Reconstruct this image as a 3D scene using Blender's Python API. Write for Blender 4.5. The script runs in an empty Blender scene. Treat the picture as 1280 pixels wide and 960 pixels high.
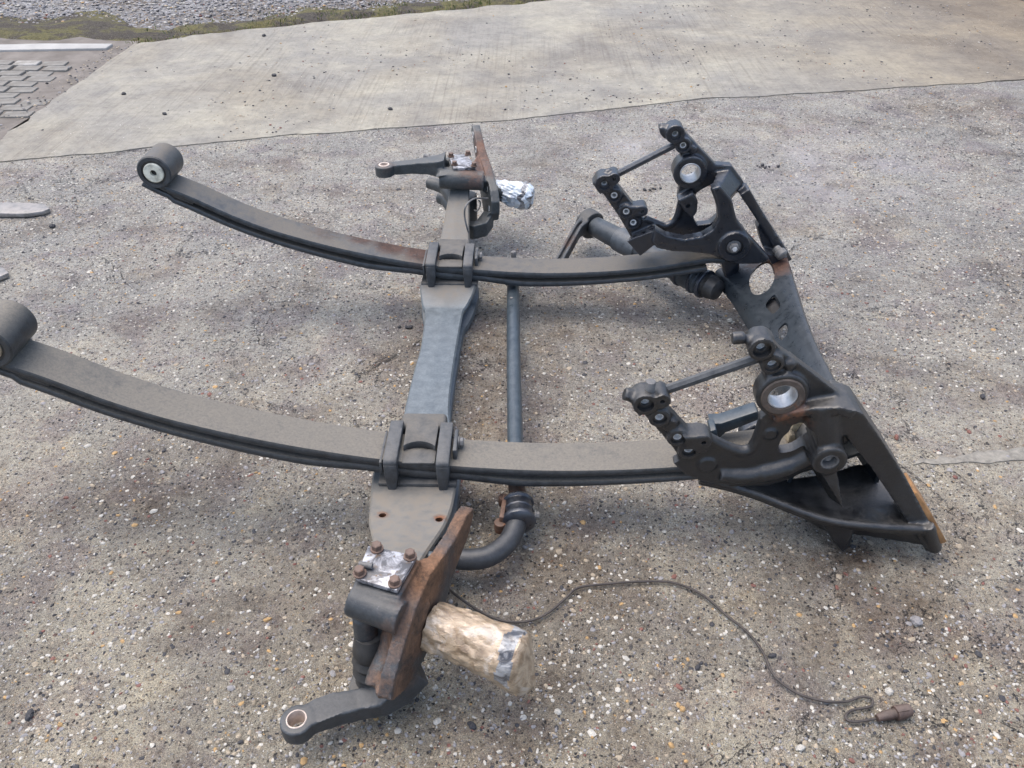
import bpy, bmesh, math, random
import numpy as np
from mathutils import Vector, Matrix, noise, Euler
R = math.radians
scene = bpy.context.scene

# ------------------------------------------------------------------ camera, sky, sun, exposure
cam_data = bpy.data.cameras.new('camera')
cam = bpy.data.objects.new('camera', cam_data)
scene.collection.objects.link(cam)
cam.location = (0.2251, -1.7257, 1.3316)
cam.rotation_mode = 'XYZ'
_yaw, _pitch = -0.017428, 0.645345
_f = Vector((math.sin(_yaw)*math.cos(_pitch), math.cos(_yaw)*math.cos(_pitch), -math.sin(_pitch)))
cam.rotation_euler = _f.to_track_quat('-Z', 'Y').to_euler()
cam_data.sensor_width = 36
cam_data.lens = 28.8
cam_data.clip_start = 0.02
cam_data.clip_end = 500
scene.camera = cam

world = bpy.data.worlds.new('World')
scene.world = world
world.use_nodes = True
wn = world.node_tree
bgn = wn.nodes['Background']
sky = wn.nodes.new('ShaderNodeTexSky')
sky.sky_type = 'NISHITA'
sky.sun_disc = False
SUN_EL, SUN_AZ = R(72), R(-62)          # azimuth measured from +Y towards +X
sky.sun_elevation = SUN_EL
sky.sun_rotation = SUN_AZ
sky.dust_density = 4.0
sky.air_density = 1.0
sky.ozone_density = 1.0
wn.links.new(sky.outputs[0], bgn.inputs[0])
bgn.inputs[1].default_value = 0.13
sun_data = bpy.data.lights.new('sun', 'SUN')
sun_data.energy = 0.9
sun_data.angle = R(75)
sun_data.color = (1.0, 0.985, 0.95)
sun = bpy.data.objects.new('sun', sun_data)
scene.collection.objects.link(sun)
_d = Vector((math.sin(SUN_AZ)*math.cos(SUN_EL), math.cos(SUN_AZ)*math.cos(SUN_EL), math.sin(SUN_EL)))
sun.rotation_euler = _d.to_track_quat('Z', 'Y').to_euler()
scene.view_settings.view_transform = 'Standard'
scene.view_settings.look = 'None'
scene.view_settings.gamma = 1
scene.view_settings.exposure = 1.24
scene.render.resolution_x, scene.render.resolution_y = 1024, 768

random.seed(7)
COL = scene.collection

# ------------------------------------------------------------------ helpers: objects
def tag(o, label=None, cat=None, group=None, kind=None):
    if label: o['label'] = label
    if cat: o['category'] = cat
    if group: o['group'] = group
    if kind: o['kind'] = kind
    return o

def empty(name, loc=(0, 0, 0), parent=None):
    o = bpy.data.objects.new(name, None)
    o.location = loc
    o.empty_display_size = .05
    COL.objects.link(o)
    if parent: o.parent = parent
    return o

def obj(name, bm, mat, parent=None, smooth=35, bevel=0.0, seg=2):
    bmesh.ops.recalc_face_normals(bm, faces=bm.faces)
    me = bpy.data.meshes.new(name)
    bm.to_mesh(me); bm.free()
    return finish(name, me, mat, parent, smooth, bevel, seg)

def finish(name, me, mat, parent=None, smooth=35, bevel=0.0, seg=2):
    o = bpy.data.objects.new(name, me)
    COL.objects.link(o)
    if bevel:
        m = o.modifiers.new('bevel', 'BEVEL')
        m.width = bevel; m.segments = seg; m.limit_method = 'ANGLE'; m.angle_limit = R(40)
        bpy.context.view_layer.update()
        dg = bpy.context.evaluated_depsgraph_get()
        me2 = bpy.data.meshes.new_from_object(o.evaluated_get(dg))
        o.modifiers.clear(); o.data = me2; me2.name = name
        bpy.data.meshes.remove(me); me = me2
    if smooth:
        me.shade_smooth(); me.set_sharp_from_angle(angle=R(smooth))
    if len(me.materials): me.materials.clear()
    me.materials.append(mat)
    if parent: o.parent = parent
    return o

def cast(name, bm, mat, parent=None, voxel=.004, smooth=5, cuts=(), sharp=40):
    """fuse overlapping solids into one rounded casting, then machine the holes in it"""
    bmesh.ops.recalc_face_normals(bm, faces=bm.faces)
    me = bpy.data.meshes.new(name); bm.to_mesh(me); bm.free()
    o = bpy.data.objects.new(name, me); COL.objects.link(o)
    m = o.modifiers.new('r', 'REMESH'); m.mode = 'VOXEL'; m.voxel_size = voxel; m.adaptivity = 0
    m = o.modifiers.new('s', 'SMOOTH'); m.factor = .5; m.iterations = smooth
    tmp = []
    for cb in cuts:
        bmesh.ops.recalc_face_normals(cb, faces=cb.faces)
        cm = bpy.data.meshes.new('cut'); cb.to_mesh(cm); cb.free()
        co = bpy.data.objects.new('cut', cm); COL.objects.link(co); tmp.append(co)
        m = o.modifiers.new('b', 'BOOLEAN'); m.operation = 'DIFFERENCE'; m.solver = 'EXACT'; m.object = co
    bpy.context.view_layer.update()
    dg = bpy.context.evaluated_depsgraph_get()
    me2 = bpy.data.meshes.new_from_object(o.evaluated_get(dg))
    bpy.data.objects.remove(o); bpy.data.meshes.remove(me)
    for t in tmp:
        d = t.data; bpy.data.objects.remove(t); bpy.data.meshes.remove(d)
    me2.name = name
    return finish(name, me2, mat, parent, sharp)

# ------------------------------------------------------------------ helpers: solids added to a bmesh
def V(*a): return Vector(a)

def faces_from(bm, verts, faces):
    vs = [bm.verts.new(v) for v in verts]
    for f in faces:
        try: bm.faces.new([vs[i] for i in f])
        except ValueError: pass
    return vs

def frame(d):
    d = Vector(d).normalized()
    a = Vector((0, 0, 1)) if abs(d.z) < .9 else Vector((1, 0, 0))
    u = a.cross(d).normalized(); v = d.cross(u).normalized()
    return d, u, v

def cyl(bm, p0, p1, r0, r1=None, n=24, rot=0.0):
    p0, p1 = Vector(p0), Vector(p1)
    if r1 is None: r1 = r0
    d, u, v = frame(p1-p0)
    vs = []
    for p, r in ((p0, r0), (p1, r1)):
        for i in range(n):
            a = 2*math.pi*i/n+rot
            vs.append(p+u*math.cos(a)*r+v*math.sin(a)*r)
    faces_from(bm, vs, [[i, (i+1) % n, n+(i+1) % n, n+i] for i in range(n)]+[list(range(n))[::-1], list(range(n, 2*n))])

def ring(bm, p0, p1, ro, ri, n=32, ch=.0):
    """hollow sleeve between two points"""
    p0, p1 = Vector(p0), Vector(p1)
    d, u, v = frame(p1-p0)
    prof = [(0, ri), (0, ro-ch), (ch, ro), ((p1-p0).length-ch, ro), ((p1-p0).length, ro-ch), ((p1-p0).length, ri)]
    vs = []
    for (t, r) in prof:
        for i in range(n):
            a = 2*math.pi*i/n
            vs.append(p0+d*t+u*math.cos(a)*r+v*math.sin(a)*r)
    k = len(prof)
    faces_from(bm, vs, [[j*n+i, j*n+(i+1) % n, ((j+1) % k)*n+(i+1) % n, ((j+1) % k)*n+i] for j in range(k) for i in range(n)])

def lathe(bm, p0, d, prof, n=32):
    p0 = Vector(p0); d, u, v = frame(d)
    vs = []
    for (t, r) in prof:
        for i in range(n):
            a = 2*math.pi*i/n
            vs.append(p0+d*t+(u*math.cos(a)+v*math.sin(a))*max(r, 1e-5))
    k = len(prof)
    faces_from(bm, vs, [[j*n+i, j*n+(i+1) % n, (j+1)*n+(i+1) % n, (j+1)*n+i] for j in range(k-1) for i in range(n)]+[list(range(n))[::-1], list(range((k-1)*n, k*n))])

def prism(bm, pts, y0, y1):
    """outline in X-Z carried from y0 to y1; 3-D points give away their y"""
    P = [(p[0], p[-1]) for p in pts]
    n = len(P)
    vs = [Vector((x, y0, z)) for x, z in P]+[Vector((x, y1, z)) for x, z in P]
    faces_from(bm, vs, [[i, (i+1) % n, n+(i+1) % n, n+i] for i in range(n)]+[list(range(n))[::-1], list(range(n, 2*n))])

def prismv(bm, pts, vec):
    n = len(pts); vec = Vector(vec)
    vs = [Vector(p) for p in pts]+[Vector(p)+vec for p in pts]
    faces_from(bm, vs, [[i, (i+1) % n, n+(i+1) % n, n+i] for i in range(n)]+[list(range(n))[::-1], list(range(n, 2*n))])

def hull(bm, pts):
    b2 = bmesh.new()
    for p in pts: b2.verts.new(p)
    r = bmesh.ops.convex_hull(b2, input=b2.verts)
    bmesh.ops.delete(b2, geom=list({g for g in r['geom_interior']+r['geom_unused'] if isinstance(g, bmesh.types.BMVert)}), context='VERTS')
    merge(bm, b2)

def merge(bm, b2):
    me = bpy.data.meshes.new('t'); b2.to_mesh(me); b2.free(); bm.from_mesh(me); bpy.data.meshes.remove(me)

def box(bm, c, s, rz=0.0):
    M = Matrix.Translation(c) @ Matrix.Rotation(rz, 4, 'Z') @ Matrix.Diagonal((*s, 1))
    bmesh.ops.create_cube(bm, size=1, matrix=M)

def ball(bm, c, r, sc=(1, 1, 1)):
    bmesh.ops.create_icosphere(bm, subdivisions=3, radius=r, matrix=Matrix.Translation(c) @ Matrix.Diagonal((*sc, 1)))

def catmull(pts, k=6, closed=False):
    P = [Vector(p) for p in pts]; n = len(P); out = []
    rng = range(n) if closed else range(n-1)
    for i in rng:
        if closed: a, b, c, d = P[i-1], P[i], P[(i+1) % n], P[(i+2) % n]
        else: a, b, c, d = P[max(i-1, 0)], P[i], P[i+1], P[min(i+2, n-1)]
        for j in range(k):
            t = j/k
            out.append(.5*((2*b)+(c-a)*t+(2*a-5*b+4*c-d)*t*t+(3*b-a-3*c+d)*t**3))
    if not closed: out.append(P[-1])
    return out

def tube(bm, pts, r, n=12):
    P = [Vector(p) for p in pts]
    rs = r if isinstance(r, (list, tuple)) else [r]*len(P)
    rings = []; up = None
    for i, p in enumerate(P):
        t = (P[min(i+1, len(P)-1)]-P[max(i-1, 0)]).normalized()
        if up is None: _, u, v = frame(t)
        else:
            u = (up-t*up.dot(t)).normalized(); v = t.cross(u)
        up = u
        rings.append([bm.verts.new(p+(u*math.cos(2*math.pi*k/n)+v*math.sin(2*math.pi*k/n))*rs[i]) for k in range(n)])
    for a, b in zip(rings, rings[1:]):
        for k in range(n): bm.faces.new((a[k], a[(k+1) % n], b[(k+1) % n], b[k]))
    bm.faces.new(rings[0][::-1]); bm.faces.new(rings[-1])

def bar(bm, pts, w, d, side=(0, 1, 0)):
    """rectangular section: d along side, w across it, swept through pts (w, d may be lists)"""
    P = [Vector(p) for p in pts]; side = Vector(side).normalized()
    W = w if isinstance(w, (list, tuple)) else [w]*len(P)
    D = d if isinstance(d, (list, tuple)) else [d]*len(P)
    rings = []
    for i, p in enumerate(P):
        t = (P[min(i+1, len(P)-1)]-P[max(i-1, 0)]).normalized()
        nn = t.cross(side).normalized()
        rings.append([bm.verts.new(p+side*(a*D[i]/2)+nn*(b*W[i]/2)) for a, b in ((-1, -1), (1, -1), (1, 1), (-1, 1))])
    for a, b in zip(rings, rings[1:]):
        for k in range(4): bm.faces.new((a[k], a[(k+1) % 4], b[(k+1) % 4], b[k]))
    bm.faces.new(rings[0][::-1]); bm.faces.new(rings[-1])

def strip(bm, pts, w, y0, y1):
    Y = (y0+y1)/2
    bar(bm, [(p[0], Y, p[-1]) for p in pts], w, abs(y1-y0))

def hexbolt(bm, p, d, r, h, washer=1.5, shank=0):
    p = Vector(p); d = Vector(d).normalized()
    if washer: cyl(bm, p, p+d*h*.2, r*washer, n=20)
    cyl(bm, p+d*h*.2, p+d*h*.92, r, n=6); cyl(bm, p+d*h*.92, p+d*h, r*.97, r*.8, n=6)
    if shank: cyl(bm, p+d*h, p+d*(h+shank), r*.55, n=12)

# ------------------------------------------------------------------ helpers: materials
class NT:
    def __init__(s, name):
        s.m = bpy.data.materials.new(name); s.m.use_nodes = True
        s.t = s.m.node_tree; s.b = s.t.nodes['Principled BSDF']
        s.co = s.n('TexCoord').outputs['Object']
    def n(s, typ, **k):
        nd = s.t.nodes.new('ShaderNode'+typ)
        for a, b in k.items(): setattr(nd, a, b)
        return nd
    def l(s, a, b): s.t.links.new(a, b)
    def val(s, sock, v):
        if hasattr(v, 'links') or isinstance(v, bpy.types.NodeSocket): s.l(v, sock)
        elif isinstance(v, (tuple, list)): sock.default_value = (*v, 1) if len(v) == 3 and len(sock.default_value) == 4 else v
        else: sock.default_value = v
    def noise(s, scale, detail=4, rough=.55, dist=0, co=None, out='Fac'):
        nd = s.n('TexNoise'); s.l(co or s.co, nd.inputs['Vector'])
        nd.inputs['Scale'].default_value = scale; nd.inputs['Detail'].default_value = detail
        nd.inputs['Roughness'].default_value = rough; nd.inputs['Distortion'].default_value = dist
        return nd.outputs[out]
    def vor(s, scale, feature='F1', co=None, rand=1.0):
        nd = s.n('TexVoronoi', feature=feature); s.l(co or s.co, nd.inputs['Vector'])
        nd.inputs['Scale'].default_value = scale; nd.inputs['Randomness'].default_value = rand
        return nd
    def math(s, op, a, b=0.0, clamp=False):
        nd = s.n('Math', operation=op); nd.use_clamp = clamp
        s.val(nd.inputs[0], a); s.val(nd.inputs[1], b); return nd.outputs[0]
    def rng(s, x, a, b, c=0.0, d=1.0):
        nd = s.n('MapRange'); s.val(nd.inputs[0], x)
        for i, v in enumerate((a, b, c, d)): s.val(nd.inputs[i+1], v)
        return nd.outputs[0]
    def mix(s, f, a, b, mode='MIX'):
        nd = s.n('Mix', data_type='RGBA', blend_type=mode)
        s.val(nd.inputs[0], f); s.val(nd.inputs[6], a); s.val(nd.inputs[7], b); return nd.outputs[2]
    def mapping(s, scale=(1, 1, 1), rot=(0, 0, 0), loc=(0, 0, 0), co=None):
        nd = s.n('Mapping'); s.l(co or s.co, nd.inputs[0])
        nd.inputs['Scale'].default_value = scale; nd.inputs['Rotation'].default_value = rot; nd.inputs['Location'].default_value = loc
        return nd.outputs[0]
    def ramp(s, f, stops, interp='LINEAR'):
        nd = s.n('ValToRGB'); nd.color_ramp.interpolation = interp
        e = nd.color_ramp.elements
        while len(e) < len(stops): e.new(.5)
        for i, (p, c) in enumerate(stops): e[i].position = p; e[i].color = (*c, 1)
        s.l(f, nd.inputs[0]); return nd.outputs[0]
    def bump(s, h, strength=.3, dist=.002, prev=None):
        nd = s.n('Bump'); nd.inputs['Strength'].default_value = strength; nd.inputs['Distance'].default_value = dist
        s.l(h, nd.inputs['Height'])
        if prev: s.l(prev, nd.inputs['Normal'])
        return nd.outputs[0]
    def spot(s, x, y, z, r, soft=.6):
        """1 inside a ball of radius r about a point on the thing (a stain with its own place)"""
        sub = s.n('VectorMath', operation='DISTANCE'); s.l(s.co, sub.inputs[0]); sub.inputs[1].default_value = (x, y, z)
        return s.rng(sub.outputs['Value'], r*(1-soft), r, 1, 0)

DUST = (.19, .17, .145)
RUST = (.17, .062, .022)

def steel(name, base, dust=.5, rust=.1, spots=(), rough=.38, dustcol=DUST, rustcol=RUST, metal=0.0, grain=.35, sheen=.5, chips=.0, dirt=(), cover=(.36, .62), edge=1.0):
    m = NT(name)
    big = m.noise(9, 5, .6); med = m.noise(45, 5, .65); fine = m.noise(190, 4, .75)
    nz = m.n('SeparateXYZ'); g = m.n('NewGeometry'); m.l(g.outputs['Normal'], nz.inputs[0])
    up = m.rng(nz.outputs['Z'], .25, .95)
    c = m.mix(m.rng(med, .35, .7), tuple(x*.75 for x in base), tuple(min(1, x*1.22) for x in base))
    c = m.mix(m.rng(fine, .35, .6, .35, 0), c, tuple(x*.35 for x in base))
    gp = m.rng(g.outputs['Pointiness'], .515, .56)
    c = m.mix(m.math('MULTIPLY', gp, m.rng(med, .35, .6, .15*edge, .55*edge)), c, tuple(min(1, x*2.2+.025) for x in base))
    scr = m.noise(60, 4, .7, co=m.mapping(scale=(.25, 2.5, 2.5), rot=(.2, .4, .5)))
    c = m.mix(m.math('MULTIPLY', m.rng(scr, .60, .68), .12), c, tuple(min(1, x*1.7+.015) for x in base))
    # settled dust lies on what faces up, thin and patchy
    dm = m.math('MULTIPLY', up, m.rng(m.math('ADD', m.math('MULTIPLY', big, .6), m.math('MULTIPLY', med, .4)), *cover))
    dm = m.math('MULTIPLY', dm, m.math('MULTIPLY', m.rng(fine, .30, .62, .45, 1.0), dust))
    dm = m.math('ADD', dm, m.math('MULTIPLY', m.rng(m.noise(700, 2, .5), .60, .70), .02+dust*.30), True)
    if dirt:
        acc = None
        for (x, y, z, r) in dirt:
            q = m.spot(x, y, z, r, .45); acc = q if acc is None else m.math('MAXIMUM', acc, q)
        dm = m.math('MAXIMUM', dm, m.math('MULTIPLY', acc, m.rng(med, .25, .6, .35, .95)))
    c = m.mix(dm, c, dustcol)
    rm = m.rng(m.math('ADD', m.math('MULTIPLY', big, .45), m.math('MULTIPLY', med, .55)), .72-rust*.35+(.10 if rust <= 0 else 0), .80-rust*.3+(.10 if rust <= 0 else 0))
    if spots:
        acc = None
        for (x, y, z, r, st) in spots:
            q = m.math('MULTIPLY', m.spot(x, y, z, r), st)
            acc = q if acc is None else m.math('MAXIMUM', acc, q)
        acc = m.math('MULTIPLY', acc, m.rng(m.math('ADD', med, m.math('MULTIPLY', acc, .32)), .5, .66))
        rm = m.math('MAXIMUM', rm, acc)
    rc = m.mix(m.rng(m.math('ADD', m.math('MULTIPLY', fine, .4), m.math('MULTIPLY', m.noise(28, 6, .7, .5), .6)), .36, .64), tuple(x*.22 for x in rustcol), tuple(min(1, x*1.55) for x in rustcol))
    c = m.mix(rm, c, rc)
    if chips:
        ch = m.rng(m.noise(85, 6, .75, .6), .66, .69)
        c = m.mix(m.math('MULTIPLY', ch, chips), c, (.5, .5, .5))
    m.l(c, m.b.inputs['Base Color'])
    ro = m.math('ADD', m.rng(med, .3, .7, rough-.07, rough+.12), m.math('MULTIPLY', m.math('MAXIMUM', dm, rm), .38), True)
    m.l(ro, m.b.inputs['Roughness'])
    if metal: m.l(m.rng(rm, 0, .5, metal, 0), m.b.inputs['Metallic'])
    m.b.inputs['Specular IOR Level'].default_value = sheen
    h = m.math('ADD', m.math('MULTIPLY', fine, .5), m.math('ADD', m.math('MULTIPLY', med, 1.0), m.math('MULTIPLY', rm, 1.2)))
    m.l(m.bump(h, grain, .0026), m.b.inputs['Normal'])
    return m.m

M = {}
M['black'] = steel('black_cast_paint', (.012, .016, .024), dust=.06, rust=.0, sheen=.85, rough=.30)
M['black_near'] = steel('black_cast_paint_dusty', (.015, .016, .018), dust=.55, rust=.02, rough=.34, sheen=.7, dustcol=(.115, .107, .095),
                        spots=[(.735, -.505, .345, .055, .6)])
M['spring_near'] = steel('spring_paint_near', (.022, .025, .028), dust=1.0, rust=.0, rough=.42, cover=(.18, .48), dustcol=(.180, .162, .132))
M['spring_far'] = steel('spring_paint_far', (.022, .028, .034), dust=.85, rust=.0, rough=.36, cover=(.26, .55), dustcol=(.150, .129, .100), rustcol=(.060, .030, .020),
                        spots=[(-.08, .45, .18, .09, 1.0), (-.17, .46, .20, .08, 1.0), (-.26, .47, .22, .06, .9), (-.36, .46, .25, .08, .45)])
M['beam'] = steel('beam_paint', (.118, .142, .157), edge=0, dust=.10, rust=.0, rough=.38, dustcol=(.190, .168, .138), grain=.08,
                  dirt=[(0, -.62, .14, .24), (0, .62, .15, .26), (0, -.40, .12, .12), (0, .38, .12, .10)],
                  spots=[(-.055, -.575, .12, .022, .9), (.06, -.585, .13, .020, .9)])
M['beam_dusty'] = steel('seat_dusty', (.045, .046, .046), dust=.85, rust=.0, rough=.5, dustcol=(.145, .130, .108))
M['clamp'] = steel('clamp_paint', (.030, .034, .038), dust=.38, rust=.0, rough=.45)
M['knuckle_n'] = steel('knuckle_near_metal', (.040, .046, .052), dust=.22, rust=.10, rough=.42, chips=.15, rustcol=(.155, .080, .042),
                       spots=[(.07, -.83, .25, .095, 1.0), (.12, -.70, .21, .10, .85), (.05, -.90, .20, .09, .85), (.03, -.96, .15, .07, .8)])
M['knuckle_f'] = steel('knuckle_far_metal', (.060, .068, .072), dust=.4, rust=.03, rough=.42, chips=.35, rustcol=(.135, .062, .036),
                       spots=[(.07, .95, .30, .12, .75), (.05, .80, .28, .07, .55), (.09, .86, .28, .07, .6), (-.23, .81, .30, .05, .3)])
M['bar'] = steel('bar_paint', (.045, .063, .078), edge=0, dust=.12, rust=.0, rough=.33, grain=.12)
M['bar_rust'] = steel('bar_bare_rust', (.085, .045, .028), dust=.1, rust=.55, rough=.6)
M['rubber'] = steel('rubber', (.022, .022, .022), dust=.22, rust=.0, rough=.48, grain=.15)
M['bush_white'] = steel('bush_core_cream', (.46, .46, .38), dust=.2, rust=.0, rough=.5)
M['bush_tan'] = steel('bush_core_tan', (.30, .25, .17), dust=.4, rust=.15, rough=.6)
M['bare'] = steel('bare_steel', (.62, .62, .60), dust=.05, rust=.05, rough=.4, metal=.2, grain=.1)  # bare steel; raised brightness paints the glints in the bracket holes
M['liner'] = steel('ring_liner', (.30, .31, .32), dust=.1, rust=.25, rough=.35, metal=.5, grain=.15)  # pale lining paints the lit inner wall of the large rings
M['sleeve_tan'] = steel('eye_sleeve_tan', (.40, .33, .28), dust=.1, rust=.12, rough=.5)
M['bolt'] = steel('bolt_rusty', (.09, .055, .04), dust=.2, rust=.45, rough=.6)
M['bolt_grey'] = steel('bolt_grey', (.10, .10, .10), dust=.4, rust=.1, rough=.5)
M['ochre'] = steel('ochre_rust', (.20, .105, .04), dust=.1, rust=.45, rough=.75, rustcol=(.26, .12, .035))
M['cable'] = steel('cable_sheath', (.030, .023, .020), dust=.2, rust=.05, rough=.55, grain=.1)
M['tine'] = steel('tine_steel', (.20, .19, .18), dust=.5, rust=.04, rough=.42, dustcol=(.27, .245, .22), grain=.1, metal=.25)
M['tinedark'] = M['tine']
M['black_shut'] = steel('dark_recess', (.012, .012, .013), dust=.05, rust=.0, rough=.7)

def plate_mat():
    m = NT('cover_plate_scraped')
    a = m.noise(30, 6, .7, .8); b = m.noise(120, 4, .6)
    k = m.rng(a, .44, .60)
    c = m.mix(k, (.075, .075, .082), (.46, .46, .48))
    c = m.mix(m.rng(b, .58, .66), c, (.12, .09, .07))
    m.l(c, m.b.inputs['Base Color']); m.b.inputs['Roughness'].default_value = .38
    m.l(m.rng(k, 0, 1, 0, .35), m.b.inputs['Metallic'])
    m.l(m.bump(m.math('ADD', k, b), .35, .001), m.b.inputs['Normal'])
    return m.m
M['plate'] = plate_mat()

def wrap_mat(name, pale, dark, lo, hi, extra=None, trans=.25):
    m = NT(name)
    co = m.mapping(scale=(1, 2.2, 1.6))
    a = m.noise(24, 4, .6, 1.0, co=co); b = m.noise(16, 4, .6, .6)
    c = m.mix(m.rng(a, lo, hi), dark, pale)
    if extra: c = m.mix(m.rng(b, .56, .63), c, extra)
    m.l(c, m.b.inputs['Base Color'])
    m.b.inputs['Roughness'].default_value = .32
    m.b.inputs['Subsurface Weight'].default_value = trans*.3
    m.b.inputs['Subsurface Radius'].default_value = (.01, .008, .005)
    cr = m.rng(m.math('ABSOLUTE', m.math('SUBTRACT', m.noise(34, 3, .5, 2.5, co=m.mapping(scale=(.5, 1.4, 1.2), rot=(0, .3, .5))), .5)), 0, .06)
    h = m.math('ADD', m.math('MULTIPLY', cr, .6), m.math('MULTIPLY', m.noise(45, 2, .5, 2.0), .6))
    m.b.inputs['Coat Weight'].default_value = .5; m.b.inputs['Coat Roughness'].default_value = .2
    m.l(m.bump(h, .30, .005), m.b.inputs['Normal'])
    return m.m
M['paper'] = wrap_mat('brown_packing_tape', (.47, .360, .245), (.22, .155, .095), .36, .60, (.50, .43, .35))
M['film'] = wrap_mat('white_film', (.74, .79, .83), (.40, .48, .55), .30, .55)
M['film_black'] = wrap_mat('torn_bag_print', (.36, .36, .36), (.06, .06, .065), .40, .58)

# ------------------------------------------------------------------ ground
def stones(m, layer_cols, co, scale, thr0, thr1, size_keep):
    """embedded aggregate: colour of the cell, mask of the stone, height"""
    v = m.vor(scale, co=co); r = m.n('SeparateColor'); m.l(v.outputs['Color'], r.inputs[0])
    col = m.ramp(r.outputs[0], layer_cols, 'CONSTANT')
    size = m.math('MULTIPLY', r.outputs[1], 1.0)
    lim = m.rng(size, 0, 1, thr0, thr1)
    keep = m.math('LESS_THAN', r.outputs[2], size_keep)
    mask = m.math('MULTIPLY', m.rng(m.math('SUBTRACT', lim, v.outputs['Distance']), -.04, .04), keep)
    h = m.math('MULTIPLY', m.math('SUBTRACT', lim, v.outputs['Distance']), mask)
    return col, mask, h

AGG = [(0, (.60, .575, .52)), (.19, (.38, .35, .31)), (.42, (.14, .13, .13)), (.50, (.030, .030, .034)), (.66, (.20, .18, .17)),
       (.76, (.46, .42, .36)), (.86, (.32, .19, .11)), (.905, (.19, .08, .065)), (.935, (.50, .36, .20)), (.965, (.80, .79, .77))]

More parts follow.
